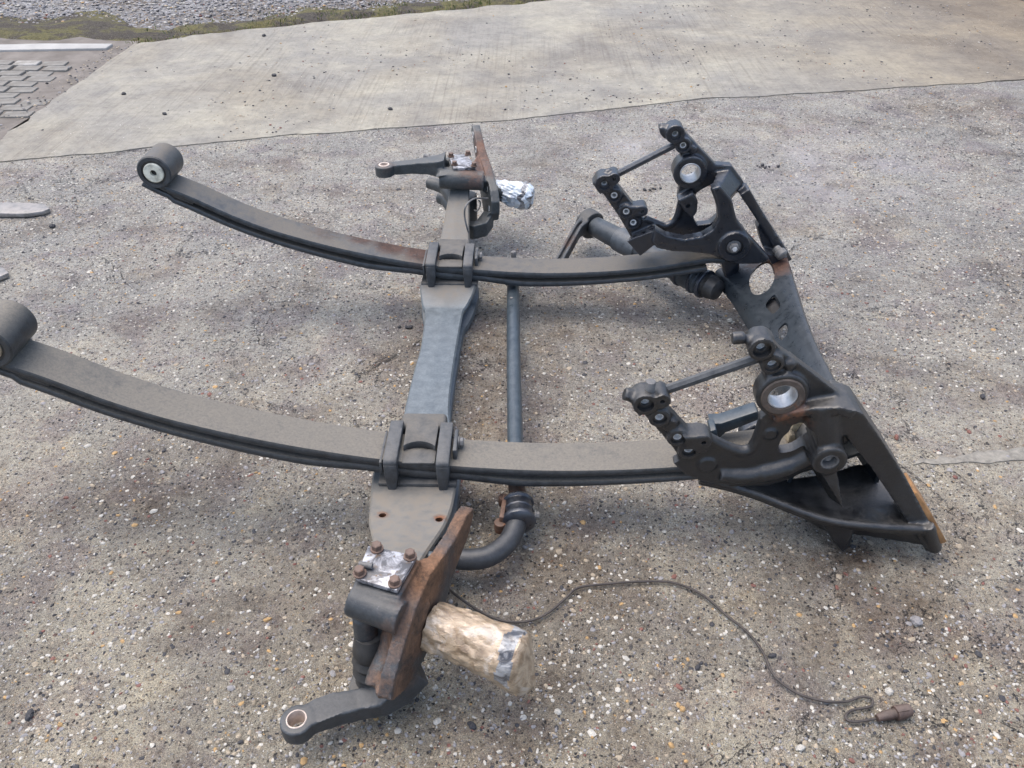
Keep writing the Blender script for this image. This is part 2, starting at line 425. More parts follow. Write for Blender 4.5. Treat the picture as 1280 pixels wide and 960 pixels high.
def apron_mat():
    m = NT('exposed_aggregate')
    warp = m.n('VectorMath', operation='ADD')
    nz = m.noise(120, 2, .5, out='Color'); sc = m.n('VectorMath', operation='SCALE'); m.l(nz, sc.inputs[0]); sc.inputs['Scale'].default_value = .010
    m.l(m.co, warp.inputs[0]); m.l(sc.outputs[0], warp.inputs[1]); co = warp.outputs[0]
    patch = m.rng(m.noise(2.3, 5, .6, .4), .42, .60)
    sx = m.n('SeparateXYZ'); m.l(m.co, sx.inputs[0])
    worn = m.rng(m.math('ADD', sx.outputs['Y'], m.math('MULTIPLY', m.noise(1.6, 4, .6), 1.6)), -.35, 1.35, 1, 0)
    base = m.mix(patch, (.415, .408, .376), (.505, .485, .430))
    base2 = m.mix(patch, (.400, .362, .285), (.585, .525, .395))
    c = m.mix(worn, base, base2)
    grit = m.noise(430, 3, .75); c = m.mix(m.rng(grit, .3, .7), m.mix(1.0, c, (.42, .40, .38), 'MULTIPLY'), m.mix(1.0, c, (1.55, 1.54, 1.50), 'MULTIPLY'))
    cl = m.noise(24, 5, .7); c = m.mix(m.rng(cl, .35, .68, 0, 1), m.mix(1.0, c, (.70, .69, .71), 'MULTIPLY'), c)
    c3 = m.noise(85, 4, .7); c = m.mix(m.rng(c3, .32, .50, 1, 0), c, m.mix(1.0, c, (.42, .39, .37), 'MULTIPLY'))
    h = m.math('ADD', m.math('MULTIPLY', grit, .7), m.math('MULTIPLY', c3, 2.2))
    dens = m.noise(5, 3, .6)
    for scale, a, b, keep in ((330, .22, .55, .40), (170, .14, .48, .38), (95, .10, .40, .34), (58, .08, .32, .14)):
        col, mask, hh = stones(m, AGG, co, scale, a, b, keep)
        mk = m.math('MULTIPLY', mask, m.math('MULTIPLY', m.rng(dens, .3, .5, .6, 1), m.rng(worn, 0, 1, 1.0, .72)))
        c = m.mix(mk, c, col); h = m.math('ADD', h, m.math('MULTIPLY', hh, 260/scale*1.6))
    pv = m.vor(120, co=co); pr = m.n('SeparateColor'); m.l(pv.outputs['Color'], pr.inputs[0])
    pit = m.math('MULTIPLY', m.rng(pv.outputs['Distance'], .22, .36, 1, 0), m.math('LESS_THAN', pr.outputs[0], .16))
    c = m.mix(pit, c, (.05, .045, .042)); h = m.math('SUBTRACT', h, m.math('MULTIPLY', pit, .9))
    crk = m.math('MULTIPLY', m.rng(m.math('ABSOLUTE', m.math('SUBTRACT', m.noise(1.9, 8, .62, .5, co=m.mapping(loc=(7.3, 1.1, 0))), .5)), .0006, .0030, 1, 0), m.rng(m.noise(1.1, 2, .5, co=m.mapping(loc=(1, 5, 0))), .50, .56))
    c = m.mix(m.math('MULTIPLY', crk, .85), c, (.045, .04, .036)); h = m.math('SUBTRACT', h, m.math('MULTIPLY', crk, 1.5))
    blot = m.rng(m.noise(3.6, 7, .68, .3, co=m.mapping(loc=(9, 0, 0))), .50, .68)
    c = m.mix(m.math('MULTIPLY', blot, .75), c, m.mix(1.0, c, (.52, .45, .40), 'MULTIPLY'))
    mauve = m.rng(m.noise(5.5, 6, .66, .3, co=m.mapping(loc=(3, 7, 0))), .50, .62)
    c = m.mix(m.math('MULTIPLY', mauve, .7), c, m.mix(1.0, c, (.70, .65, .72), 'MULTIPLY'))
    pale = m.rng(m.noise(6.5, 6, .66, .3, co=m.mapping(loc=(13, 4, 0))), .54, .66)
    c = m.mix(m.math('MULTIPLY', pale, .6), c, m.mix(1.0, c, (1.35, 1.30, 1.18), 'MULTIPLY'))
    def stain_shade(c, x, y, r, k, colr):
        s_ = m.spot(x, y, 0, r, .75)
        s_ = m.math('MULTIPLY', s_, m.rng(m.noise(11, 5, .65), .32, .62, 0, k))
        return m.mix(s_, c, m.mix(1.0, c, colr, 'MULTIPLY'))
    for (x, y, r, k) in ((.12, .15, .42, .85), (.15, -.3, .30, .7), (.95, -.62, .34, .9), (.80, .42, .30, .9), (.35, -.62, .35, .6), (.45, .42, .25, .6), (-.55, -.33, .35, .55), (-.62, -.42, .12, .8), (1.9, .55, .7, .35), (2.4, 2.3, .5, .6), (-.05, -.62, .2, .7), (.92, -.54, .12, .95), (.1, -.9, .25, .6)):  # brown stains; under axle and bracket foot they also paint contact shade
        c = stain_shade(c, x, y, r, k, (.50, .42, .36))
    def smoothp(c, x, y, r, colr):
        s_ = m.math('MULTIPLY', m.spot(x, y, 0, r, .8), m.rng(m.noise(4, 6, .65), .42, .62, 0, .75))
        return m.mix(s_, c, colr), s_
    c, s1 = smoothp(c, 1.55, 1.55, .60, (.30, .285, .285))
    c, s2 = smoothp(c, .72, 1.75, .30, (.31, .30, .30))
    h = m.math('MULTIPLY', h, m.math('SUBTRACT', 1.0, m.math('MULTIPLY', m.math('MAXIMUM', s1, s2), .8)))
    m.l(c, m.b.inputs['Base Color']); m.b.inputs['Roughness'].default_value = .72
    m.b.inputs['Specular IOR Level'].default_value = .4
    b1 = m.bump(m.noise(14, 5, .6), .5, .012)
    m.l(m.bump(h, 1.0, .008, b1), m.b.inputs['Normal'])
    return m.m

def slab_mat():
    m = NT('brushed_concrete')
    sx = m.n('SeparateXYZ'); m.l(m.co, sx.inputs[0])
    big = m.noise(1.5, 5, .6, .5); med = m.noise(9, 5, .65)
    c = m.mix(m.rng(big, .38, .62), (.255, .244, .215), (.350, .328, .262))
    c = m.mix(m.rng(sx.outputs['X'], 1.3, 3.6), c, m.mix(1.0, c, (.62, .52, .42), 'MULTIPLY'))
    c = m.mix(m.rng(m.noise(1.1, 6, .65, .4, co=m.mapping(loc=(2, 8, 0))), .48, .62, 0, .6), c, m.mix(1.0, c, (.66, .62, .60), 'MULTIPLY'))
    c = m.mix(m.rng(med, .35, .65), m.mix(1.0, c, (.76, .76, .78), 'MULTIPLY'), c)
    c = m.mix(m.rng(m.noise(35, 5, .7), .30, .52, .7, 0), c, m.mix(1.0, c, (.66, .64, .62), 'MULTIPLY'))
    br = m.noise(1, 4, .6, co=m.mapping(scale=(75, 1.2, 1), rot=(0, 0, R(6))))
    brm = m.rng(m.noise(1.3, 3, .5, co=m.mapping(loc=(3, 1, 0))), .38, .6)
    line = m.math('MULTIPLY', m.rng(br, .50, .66), brm)
    c = m.mix(m.math('MULTIPLY', line, .55), c, m.mix(1.0, c, (.62, .58, .56), 'MULTIPLY'))
    grit = m.noise(420, 3, .7); c = m.mix(m.rng(grit, .3, .72), m.mix(1.0, c, (.80, .79, .78), 'MULTIPLY'), m.mix(1.0, c, (1.14, 1.14, 1.13), 'MULTIPLY'))
    co = m.co
    gate = m.rng(m.noise(2.2, 4, .6, co=m.mapping(loc=(7, 0, 0))), .46, .60)
    col, mask, hh = stones(m, AGG, co, 150, .10, .42, .40)
    c = m.mix(m.math('MULTIPLY', mask, m.math('ADD', m.math('MULTIPLY', gate, .9), .06)), c, col)
    m.l(c, m.b.inputs['Base Color']); m.b.inputs['Roughness'].default_value = .8
    b1 = m.bump(m.math('ADD', m.math('MULTIPLY', br, .8), med), .45, .006)
    m.l(m.bump(m.math('ADD', grit, m.math('MULTIPLY', hh, gate)), .5, .002, b1), m.b.inputs['Normal'])
    return m.m

def gravel_mat():
    m = NT('gravel_and_mud')
    c = m.mix(m.rng(m.noise(1.7, 5, .6), .42, .58), (.20, .195, .19), (.11, .09, .068))
    h = None
    for scale, keep in ((60, .7), (28, .5)):
        col, mask, hh = stones(m, [(0, (.30, .30, .31)), (.3, (.17, .17, .18)), (.6, (.08, .08, .09)), (.8, (.40, .39, .38)), (.93, (.2, .15, .11))], m.co, scale, .2, .6, keep)
        c = m.mix(mask, c, col); h = hh if h is None else m.math('ADD', h, hh)
    m.l(c, m.b.inputs['Base Color']); m.b.inputs['Roughness'].default_value = .85
    m.l(m.bump(m.math('ADD', h, m.noise(40, 5, .7)), .9, .02), m.b.inputs['Normal'])
    return m.m

def plain_mat(name, a, b, scale=20, rough=.8, bump=.4):
    m = NT(name)
    m.l(m.mix(m.rng(m.noise(scale, 5, .65), .35, .65), a, b), m.b.inputs['Base Color'])
    m.b.inputs['Roughness'].default_value = rough
    m.l(m.bump(m.noise(scale*6, 4, .6), bump, .003), m.b.inputs['Normal'])
    return m.m

def edge_noise(p, amp, f, seed=0.0):
    return p+Vector((noise.noise(Vector((p.x*f, p.y*f, seed)))*amp, noise.noise(Vector((p.x*f, p.y*f, seed+9)))*amp, 0))

def ragged(pts, step=.03, amp=.01, f=9, seed=0):
    out = []
    for a, b in zip(pts, pts[1:]):
        a, b = Vector((*a, 0)), Vector((*b, 0)); n = max(1, int((b-a).length/step))
        for i in range(n):
            p = edge_noise(a.lerp(b, i/n), amp, f, seed); out.append(edge_noise(p, amp*.5, f*4, seed+3))
    out.append(Vector((*pts[-1], 0)))
    return out

def sheet(name, pts, z, th, mat, bev=.0):
    bm = bmesh.new()
    P = [(p[0], p[1], z-th) for p in pts]
    n = len(P)
    lo = [bm.verts.new(p) for p in P]; ins = [bm.verts.new((p[0], p[1], z)) for p in P]
    for i in range(n): bm.faces.new((lo[i], lo[(i+1) % n], ins[(i+1) % n], ins[i]))
    bm.faces.new(ins)
    bmesh.ops.triangulate(bm, faces=[f for f in bm.faces if len(f.verts) > 4])
    o = obj(name, bm, mat, smooth=0)
    return tag(o, kind='structure')

JOINT = [(-6, .45), (-3.2, 1.20), (-1.99, 1.558), (-1.5, 1.70), (-.851, 1.888), (-.2, 2.035), (.158, 2.116), (1.074, 2.424), (1.9, 2.58), (2.876, 2.786), (4.2, 3.02), (9, 4.2)]
jr = ragged(JOINT, .035, .016, 6, 1)
apron_pts = jr+[Vector((9, -5, 0)), Vector((-6, -5, 0))]
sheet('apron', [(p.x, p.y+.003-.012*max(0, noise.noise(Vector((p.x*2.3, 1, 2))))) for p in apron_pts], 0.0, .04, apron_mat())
js = [p for p in ragged(JOINT, .035, .016, 6, 1) if -2.12 < p.x < 4.6]
top_edge = ragged([(4.6, 6.9), (2.6, 5.75), (.572, 4.66), (-.6, 4.15), (-1.593, 3.735), (-2.12, 3.40)], .05, .05, 4, 5)
left_edge = ragged([(-2.13, 3.40), (-2.14, 2.6), (-2.13, 1.55)], .05, .03, 5, 8)
slab_pts = [Vector((p.x, p.y-.001+max(0, noise.noise(Vector((p.x*3.1, 0, 2))))*.014, 0)) for p in js]+[Vector((4.62, 3.2, 0))]+top_edge+left_edge
sheet('concrete_slab', [(p.x, p.y) for p in slab_pts], .004, .05, slab_mat())
M['filler'] = plain_mat('joint_dirt', (.16, .145, .12), (.32, .30, .26), 5, .95, .6)
fl_ = [(p.x, p.y-.02) for p in jr if -2.1 < p.x < 4.5]+[(p.x, p.y+.02) for p in reversed(jr) if -2.1 < p.x < 4.5]
sheet('joint_filler', fl_, -.004, .01, M['filler'])
bm = bmesh.new()
S_ = 40
vs = [bm.verts.new(v) for v in ((-S_, -S_, -.03), (S_, -S_, -.03), (S_, S_*1.5, -.03), (-S_, S_*1.5, -.03))]
bm.faces.new(vs)
tag(obj('ground', bm, gravel_mat(), smooth=0), kind='structure')
# narrow cement strip let into the apron at the right
M['cement'] = plain_mat('cement_strip', (.15, .14, .12), (.27, .252, .215), 60)
strip_a = ragged([(1.16, -.262), (1.26, -.262), (1.46, -.240), (2.6, -.14), (2.6, -.08)], .02, .016, 14, 3)
strip_b = ragged([(2.6, -.09), (1.46, -.195), (1.26, -.228), (1.18, -.240)], .02, .018, 14, 6)
sheet('cement_strip', [(p.x, p.y) for p in strip_a[:-1]+strip_b], .003, .02, M['cement'])
# verge of moss and soil beyond the slab, path of small setts at the far left
M['verge_old'] = plain_mat('mossy_soil', (.080, .068, .050), (.165, .140, .055), 9, .95, .9)
def verge_mat():
    m = NT('verge')
    a = m.noise(4.5, 6, .7, .4); b = m.noise(38, 5, .75); d = m.noise(150, 3, .7)
    c = m.mix(m.rng(a, .46, .56), (.075, .062, .048), (.150, .135, .045))
    c = m.mix(m.rng(b, .35, .60), m.mix(1.0, c, (.40, .38, .36), 'MULTIPLY'), c)
    c = m.mix(m.rng(d, .58, .66), c, (.22, .20, .15))
    m.l(c, m.b.inputs['Base Color']); m.b.inputs['Roughness'].default_value = .95
    m.l(m.bump(m.math('ADD', b, d), .9, .015), m.b.inputs['Normal'])
    return m.m
M['verge'] = verge_mat()
bm = bmesh.new()
E0 = [(-4.2, 3.42), (-3.0, 3.46), (-2.12, 3.44), (-1.593, 3.76), (-.6, 4.18), (.572, 4.69), (2.6, 5.8)]
rows = []
for (x, y) in [(p.x, p.y) for p in ragged(E0, .06, .02, 5, 2)]:
    row = []
    for j in range(7):
        t = j/6; w = (.35*min(1, max(0, (-2.0-x)*3)))+ .40+.30*noise.noise(Vector((x*2.3, 0, 4)))+.08*noise.noise(Vector((x*11, 0, 4)))
        h = -.026+.045*math.sin(math.pi*min(1, t*1.2))*(.6+.6*noise.noise(Vector((x*6, t*4, 1))))
        row.append(bm.verts.new((x-.45*t*w, y+t*w, h)))
    rows.append(row)
for a, b in zip(rows, rows[1:]):
    for j in range(6): bm.faces.new((a[j], b[j], b[j+1], a[j+1]))
tag(obj('verge', bm, M['verge'], smooth=60), kind='structure')
#PAVING
M['dirt'] = plain_mat('path_bed', (.12, .105, .09), (.19, .17, .15), 7, .95, .8)
bm = bmesh.new()
box(bm, (-3.4, 2.6, -.022), (2.5, 2.2, .02))
path = tag(obj('paved_path', bm, M['dirt'], smooth=0), kind='structure')
setmats = [plain_mat('sett_pale', (.17, .155, .13), (.36, .35, .33), 16), plain_mat('sett_grey', (.13, .118, .10), (.22, .21, .19), 16)]
smesh = []
for k in range(2):
    for j in range(2):
        bm = bmesh.new(); box(bm, (0, 0, 0), (.138, .082, .03))
        o = obj('sett_source', bm, setmats[k], bevel=.006); smesh.append(o.data); bpy.data.objects.remove(o)
rs = random.Random(3)
for iy in range(13):
    for ix in range(9):
        x = -2.26-ix*.158; y = 1.90+iy*.0925
        if x > -2.30-.12*noise.noise(Vector((0, y*2, 0))): continue
        if y > 3.17: continue
        pale = (noise.noise(Vector((x*1.3, y*1.9, 3))) > .02) and rs.random() < .8
        o = bpy.data.objects.new('sett', smesh[(0 if pale else 2)+rs.randint(0, 1)])
        o.location = (x+rs.uniform(-.007, .007)+(.03 if iy % 2 else -.02), y+rs.uniform(-.004, .004), -.0145+rs.uniform(-.003, .003)-max(0, x+2.62)*.02)
        o.rotation_euler = (rs.uniform(-.02, .02), rs.uniform(-.02, .02), rs.uniform(-.03, .03)+.03)
        COL.objects.link(o); o.parent = path
M['kerb'] = plain_mat('kerb_pale', (.30, .295, .28), (.40, .39, .37), 6)
bm = bmesh.new()
bar(bm, [(-3.75, 3.27, -.018), (-3.2, 3.30, -.015), (-2.7, 3.345, -.013), (-2.27, 3.36, -.012)], [.03, .03, .03, .03], [.11, .12, .13, .10], side=(0, 1, 0))
tag(obj('kerb_strip', bm, M['kerb'], bevel=.008), kind='structure')
# dark wet yard beyond the slab's right corner
bm = bmesh.new(); prismv(bm, [(4.0, 3.9, -.02), (9, 4.4, -.02), (9, 9, -.02), (3.7, 6.2, -.02), (3.62, 5.0, -.02)], (0, 0, .03))
tag(obj('dark_yard', bm, plain_mat('dark_yard', (.045, .045, .055), (.075, .07, .07), 6), smooth=0), kind='structure')

# loose grit, gravel chips and stones lying on the surfaces
STONE = [plain_mat('grit_'+n_, tuple(c*.75 for c in cc), cc, 60, .7, .5) for n_, cc in
         (('white', (.50, .475, .42)), ('grey', (.26, .25, .25)), ('dark', (.045, .045, .05)), ('tan', (.36, .30, .22)), ('red', (.20, .09, .07)), ('ochre', (.42, .27, .12)))]
def rock_into(bm, c, r, rnd, flat=.55, sub=1, mi=0):
    M_ = Matrix.Translation(c) @ Euler((rnd.uniform(-.3, .3), rnd.uniform(-.3, .3), rnd.uniform(0, 6.28))).to_matrix().to_4x4() @ Matrix.Diagonal((r*rnd.uniform(.8, 1.3), r*rnd.uniform(.6, 1.0), r*flat, 1))
    res = bmesh.ops.create_icosphere(bm, subdivisions=sub, radius=1, matrix=M_)
    for v in res['verts']:
        v.co += Vector((rnd.uniform(-1, 1), rnd.uniform(-1, 1), rnd.uniform(-.5, .5)))*r*.14
    for f in {f for v in res['verts'] for f in v.link_faces}: f.material_index = mi

def np_grit(name, pts, mats):
    """many low rocks in one mesh, built with numpy"""
    t = (1+5**.5)/2
    iv = np.array([(-1, t, 0), (1, t, 0), (-1, -t, 0), (1, -t, 0), (0, -1, t), (0, 1, t), (0, -1, -t), (0, 1, -t), (t, 0, -1), (t, 0, 1), (-t, 0, -1), (-t, 0, 1)], float)
    iv /= np.linalg.norm(iv[0])
    fc = np.array([(0, 11, 5), (0, 5, 1), (0, 1, 7), (0, 7, 10), (0, 10, 11), (1, 5, 9), (5, 11, 4), (11, 10, 2), (10, 7, 6), (7, 1, 8), (3, 9, 4), (3, 4, 2), (3, 2, 6), (3, 6, 8), (3, 8, 9), (4, 9, 5), (2, 4, 11), (6, 2, 10), (8, 6, 7), (9, 8, 1)])
    rg = np.random.default_rng(5); N = len(pts)
    P = np.array(pts)                       # x y z r mat
    v = iv[None]*(1+rg.uniform(-.18, .18, (N, 12, 1)))
    s = np.stack([P[:, 3]*rg.uniform(.75, 1.35, N), P[:, 3]*rg.uniform(.6, 1, N), P[:, 3]*rg.uniform(.35, .65, N)], 1)
    v = v*s[:, None]
    a = rg.uniform(0, 6.28, N); ca, sa = np.cos(a), np.sin(a)
    x = v[..., 0]*ca[:, None]-v[..., 1]*sa[:, None]; y = v[..., 0]*sa[:, None]+v[..., 1]*ca[:, None]
    w = np.stack([x+P[:, 0:1], y+P[:, 1:2], v[..., 2]+P[:, 2:3]], -1).reshape(-1, 3)
    F = (fc[None]+np.arange(N)[:, None, None]*12).reshape(-1, 3)
    me = bpy.data.meshes.new(name)
    me.vertices.add(len(w)); me.vertices.foreach_set('co', w.ravel())
    me.loops.add(F.size); me.loops.foreach_set('vertex_index', F.ravel())
    me.polygons.add(len(F)); me.polygons.foreach_set('loop_start', np.arange(0, F.size, 3)); me.polygons.foreach_set('loop_total', np.full(len(F), 3))
    for m_ in mats: me.materials.append(m_)
    me.polygons.foreach_set('material_index', np.repeat(P[:, 4].astype(int), 20))
    me.update(); me.validate()
    me.shade_smooth(); me.set_sharp_from_angle(angle=R(50))
    o = bpy.data.objects.new(name, me); COL.objects.link(o); return o

rg = random.Random(11)
def jy(x): return float(np.interp(x, [a for a, b in JOINT], [b for a, b in JOINT]))
pts = []
for i in range(60000):
    y = -1.15+3.9*rg.random()**1.35; x = .2+(rg.random()*2-1)*(.95+(y+1.3)*.72)
    if y > jy(x)-.02: continue
    if noise.noise(Vector((x*1.6, y*1.6, 5))) < -.15 and rg.random() < .5: continue
    r = .0014+.0034*rg.random()**2.2+(.0035 if rg.random() < .012 else 0)
    m_ = rg.choices(range(6), (6, 6, 3.2, 4, .6, .7))[0]
    pts.append((x, y, r*.05, r, m_))
for i in range(26000):
    y = .0+2.7*rg.random()**.8; x = .2+(rg.random()*2-1)*(.95+(y+1.3)*.72)
    if y > jy(x)-.02 or noise.noise(Vector((x*2.1, y*2.1, 15))) < -.22: continue
    r = .0022+.0034*rg.random()**2
    pts.append((x, y, r*.05, r, rg.choices(range(6), (7, 2, 4, 3, .3, .4))[0]))
for i in range(1500):
    y = -1.15+2.6*rg.random(); x = .2+(rg.random()*2-1)*(.95+(y+1.3)*.72)
    if y > jy(x)-.02: continue
    r = .004+.004*rg.random()**2
    pts.append((x, y, r*.02, r, rg.choices(range(6), (4, 4, 2.5, 6, 1.6, 1.6))[0]))
g_ = np_grit('aggregate_grit', pts, STONE)
tag(g_, 'fine loose grit and stone chips bedded in the grey apron', 'gravel', kind='stuff')
pts = []
for i in range(5200):
    x = rg.uniform(-2.0, 4.2); y = jy(x)+.05+rg.random()**1.3*2.0
    cl = noise.noise(Vector((x*1.5, y*1.5, 8)))
    if rg.random() > .35+cl*1.6: continue
    r = .0018+.006*rg.random()**3.5
    pts.append((x, y, .004+r*.3, r, rg.choices(range(6), (2, 3, 5, 3, 1, .5))[0]))
tag(np_grit('slab_grit', pts, STONE), 'scattered dark and pale chips lying on the concrete slab', 'gravel', kind='stuff')
pts = []
for i in range(26000):
    x = rg.uniform(-5, 1.6); y = rg.uniform(3.2, 6.5)
    ey = float(np.interp(x, [-5, -2.12, -1.593, -.6, .572, 2.6], [3.35, 3.45, 3.76, 4.18, 4.69, 5.8]))
    if y < ey+.12+.5*rg.random()*(.6+noise.noise(Vector((x*2, 0, 3))))+(.25 if x < -2.2 else 0): continue
    r = .004+.011*rg.random()**2
    if noise.noise(Vector((x*.8, y*1.2, 4))) > .22 and rg.random() < .85: continue
    pts.append((x, y, -.028+r*.3, r, rg.choices(range(6), (1.2, 8, 1.6, 1.2, .2, .1))[0]))
tag(np_grit('gravel_bed', pts, STONE), 'blue grey gravel beyond the concrete slab', 'gravel', kind='stuff')
pts = []
for i in range(500):   # soil crumbs along the slab's left edge and the joint
    if i % 2: x = -2.17+rg.gauss(0, .06); y = rg.uniform(1.9, 3.35)
    else: x = rg.uniform(-2, 4); y = jy(x)+rg.gauss(0, .012)
    r = .002+.007*rg.random()**2 if i % 2 else .0015+.003*rg.random()**2
    pts.append((x, y, .002, r, rg.choices((1, 2, 3), (2, 4, 2))[0]))
tag(np_grit('soil_crumbs', pts, STONE), 'dark soil crumbs along the edges of the slab', 'soil', kind='stuff')

def grass():
    bm = bmesh.new(); r = random.Random(4)
    for i in range(5200):
        x = r.uniform(-2.2, 2.2)
        ey = float(np.interp(x, [-2.12, -1.593, -.6, .572, 2.6], [3.46, 3.78, 4.2, 4.71, 5.8]))
        d = noise.noise(Vector((x*2.2, 0, 7)))*1.1
        if x < -.9: 
            if r.random() > .30+d*.9: continue
        elif r.random() > .8+d: continue
        y = ey-.03+r.random()**1.5*.46
        if noise.noise(Vector((x*5, y*7, 3))) < -.02: continue
        h = r.uniform(.008, .024)*(1.8 if r.random() < .05 else 1); w = r.uniform(.002, .004); a = r.uniform(0, 6.28)
        l = Vector((r.uniform(-.8, .8), r.uniform(-.8, .8), 0))*h
        u = Vector((math.cos(a), math.sin(a), 0))*w
        b0 = Vector((x, y, -.005))
        q = [bm.verts.new(b0-u), bm.verts.new(b0+u), bm.verts.new(b0+u*.6+l*.5+Vector((0, 0, h*.7))), bm.verts.new(b0-u*.6+l*.5+Vector((0, 0, h*.7))), bm.verts.new(b0+l+Vector((0, 0, h)))]
        f1 = bm.faces.new(q[:4]); f2 = bm.faces.new((q[3], q[2], q[4]))
        mi = 0 if r.random() < .6 else (1 if r.random() < .6 else 2); f1.material_index = mi; f2.material_index = mi
    o = obj('grass', bm, plain_mat('grass_green', (.060, .095, .020), (.10, .13, .03), 30), smooth=0)
    o.data.materials.append(plain_mat('grass_yellow', (.16, .15, .045), (.22, .19, .07), 30)); o.data.materials.append(plain_mat('grass_dry', (.14, .10, .055), (.20, .15, .09), 30))
    tag(o, 'short grass and moss along the far edge of the slab', 'grass', kind='stuff')
grass()

# ------------------------------------------------------------------ the axle assembly
AX = empty('truck_front_axle')
tag(AX, 'dismantled truck front axle with two leaf springs and black cast brackets lying on the apron', 'truck axle')

# --- leaf springs
SP_TOP = [(-.812, .444), (-.765, .416), (-.70, .386), (-.60, .333), (-.50, .290), (-.40, .257), (-.30, .229), (-.20, .206), (-.10, .187), (0, .173), (.10, .164), (.20, .158), (.30, .156), (.43, .161), (.55, .172), (.65, .188), (.75, .207), (.80, .205)]
def spring(side, dz, mat, core, lab):
    yc = .425*side; w = .093
    top = [Vector((x, yc, z+dz)) for x, z in catmull([(a, b, 0) for a, b in SP_TOP], 4) for _ in (0,)] if False else [Vector((v.x, yc, v.y+dz)) for v in catmull([(a, b, 0) for a, b in SP_TOP], 4)]
    bm = bmesh.new()
    th = .017
    def leafsec(line, tt, ww):
        rings = []
        for i, p in enumerate(line):
            t = (line[min(i+1, len(line)-1)]-line[max(i-1, 0)]).normalized(); nn = Vector((-t.z, 0, t.x))
            k = tt[i] if isinstance(tt, list) else tt
            c = p-nn*k/2; e = .35*k
            prof = [(-ww/2+e*.5, k/2), (ww/2-e*.5, k/2), (ww/2, k/2-e), (ww/2, -k/2+e), (ww/2-e*.5, -k/2), (-ww/2+e*.5, -k/2), (-ww/2, -k/2+e), (-ww/2, k/2-e)]
            rings.append([bm.verts.new(c+Vector((0, a, 0))+nn*b) for a, b in prof])
        for a, b in zip(rings, rings[1:]):
            for k in range(8): bm.faces.new((a[k], a[(k+1) % 8], b[(k+1) % 8], b[k]))
        bm.faces.new(rings[0][::-1]); bm.faces.new(rings[-1])
    tl = [.0145+.006*max(0, 1-abs(p.x)/.5) for p in top]
    leafsec(top, tl, w)
    # rolled eye at both ends (part of the main leaf)
    ex, ez, er = -.782, .458+dz, .046
    ring(bm, (ex, yc-.052, ez), (ex, yc+.052, ez), er, er-.0125, 40, .003)
    ring(bm, (.826, yc-.045, .243+dz), (.826, yc+.045, .243+dz), er-.003, er-.017, 40, .003)
    o = obj('leaf_spring', bm, mat, AX); tag(o, lab)
    bm = bmesh.new()
    idx = [i for i, p in enumerate(top) if p.x < .76]
    low = []
    for i in idx:
        p = top[i]; t = (top[min(i+1, len(top)-1)]-top[max(i-1, 0)]).normalized(); nn = Vector((-t.z, 0, t.x))
        gap = .0125*min(1, max(0, (abs(p.x-.0)-.10)/.12)) if p.x > -.74 else .004
        low.append(p-nn*(tl[i]+.001+gap))
    leafsec(low, [.0125+.006*max(0, 1-abs(p.x)/.5) for p in low], w)
    obj('lower_leaf', bm, mat, o)
    bm = bmesh.new()   # spacer pads between the leaf ends
    for xx in (-.735,):
        i = min(range(len(top)), key=lambda k: abs(top[k].x-xx)); p = top[i]
        bar(bm, [top[i-2]-Vector((.0, 0, .021)), top[i]-Vector((0, 0, .021)), top[i+2]-Vector((0, 0, .021))], .008, w*.9)
    obj('spacer_pad', bm, M['rubber'], o)
    bm = bmesh.new()
    ring(bm, (ex, yc-.049, ez), (ex, yc+.049, ez), er-.0122, .027, 40)
    obj('eye_bush', bm, M['rubber'], o)
    bm = bmesh.new()
    ring(bm, (ex, yc-.055, ez), (ex, yc+.055, ez), .0272, .009, 40, .002)
    obj('bush_core', bm, core, o)
    bm = bmesh.new(); cyl(bm, (ex, yc-.045, ez), (ex, yc+.045, ez), .0092, n=20); obj('bush_bore', bm, M['black_shut'], o)
    bm = bmesh.new()
    ring(bm, (.826, yc-.047, .243+dz), (.826, yc+.047, .243+dz), er-.0172, .012, 40)
    obj('eye_bush', bm, M['rubber'], o)
    return o
spring(-1, .004, M['spring_near'], M['bush_tan'], 'dusty grey brown leaf spring nearer the camera')
spring(1, -.004, M['spring_far'], M['bush_white'], 'far leaf spring with a flaking rust patch left of its clamp')

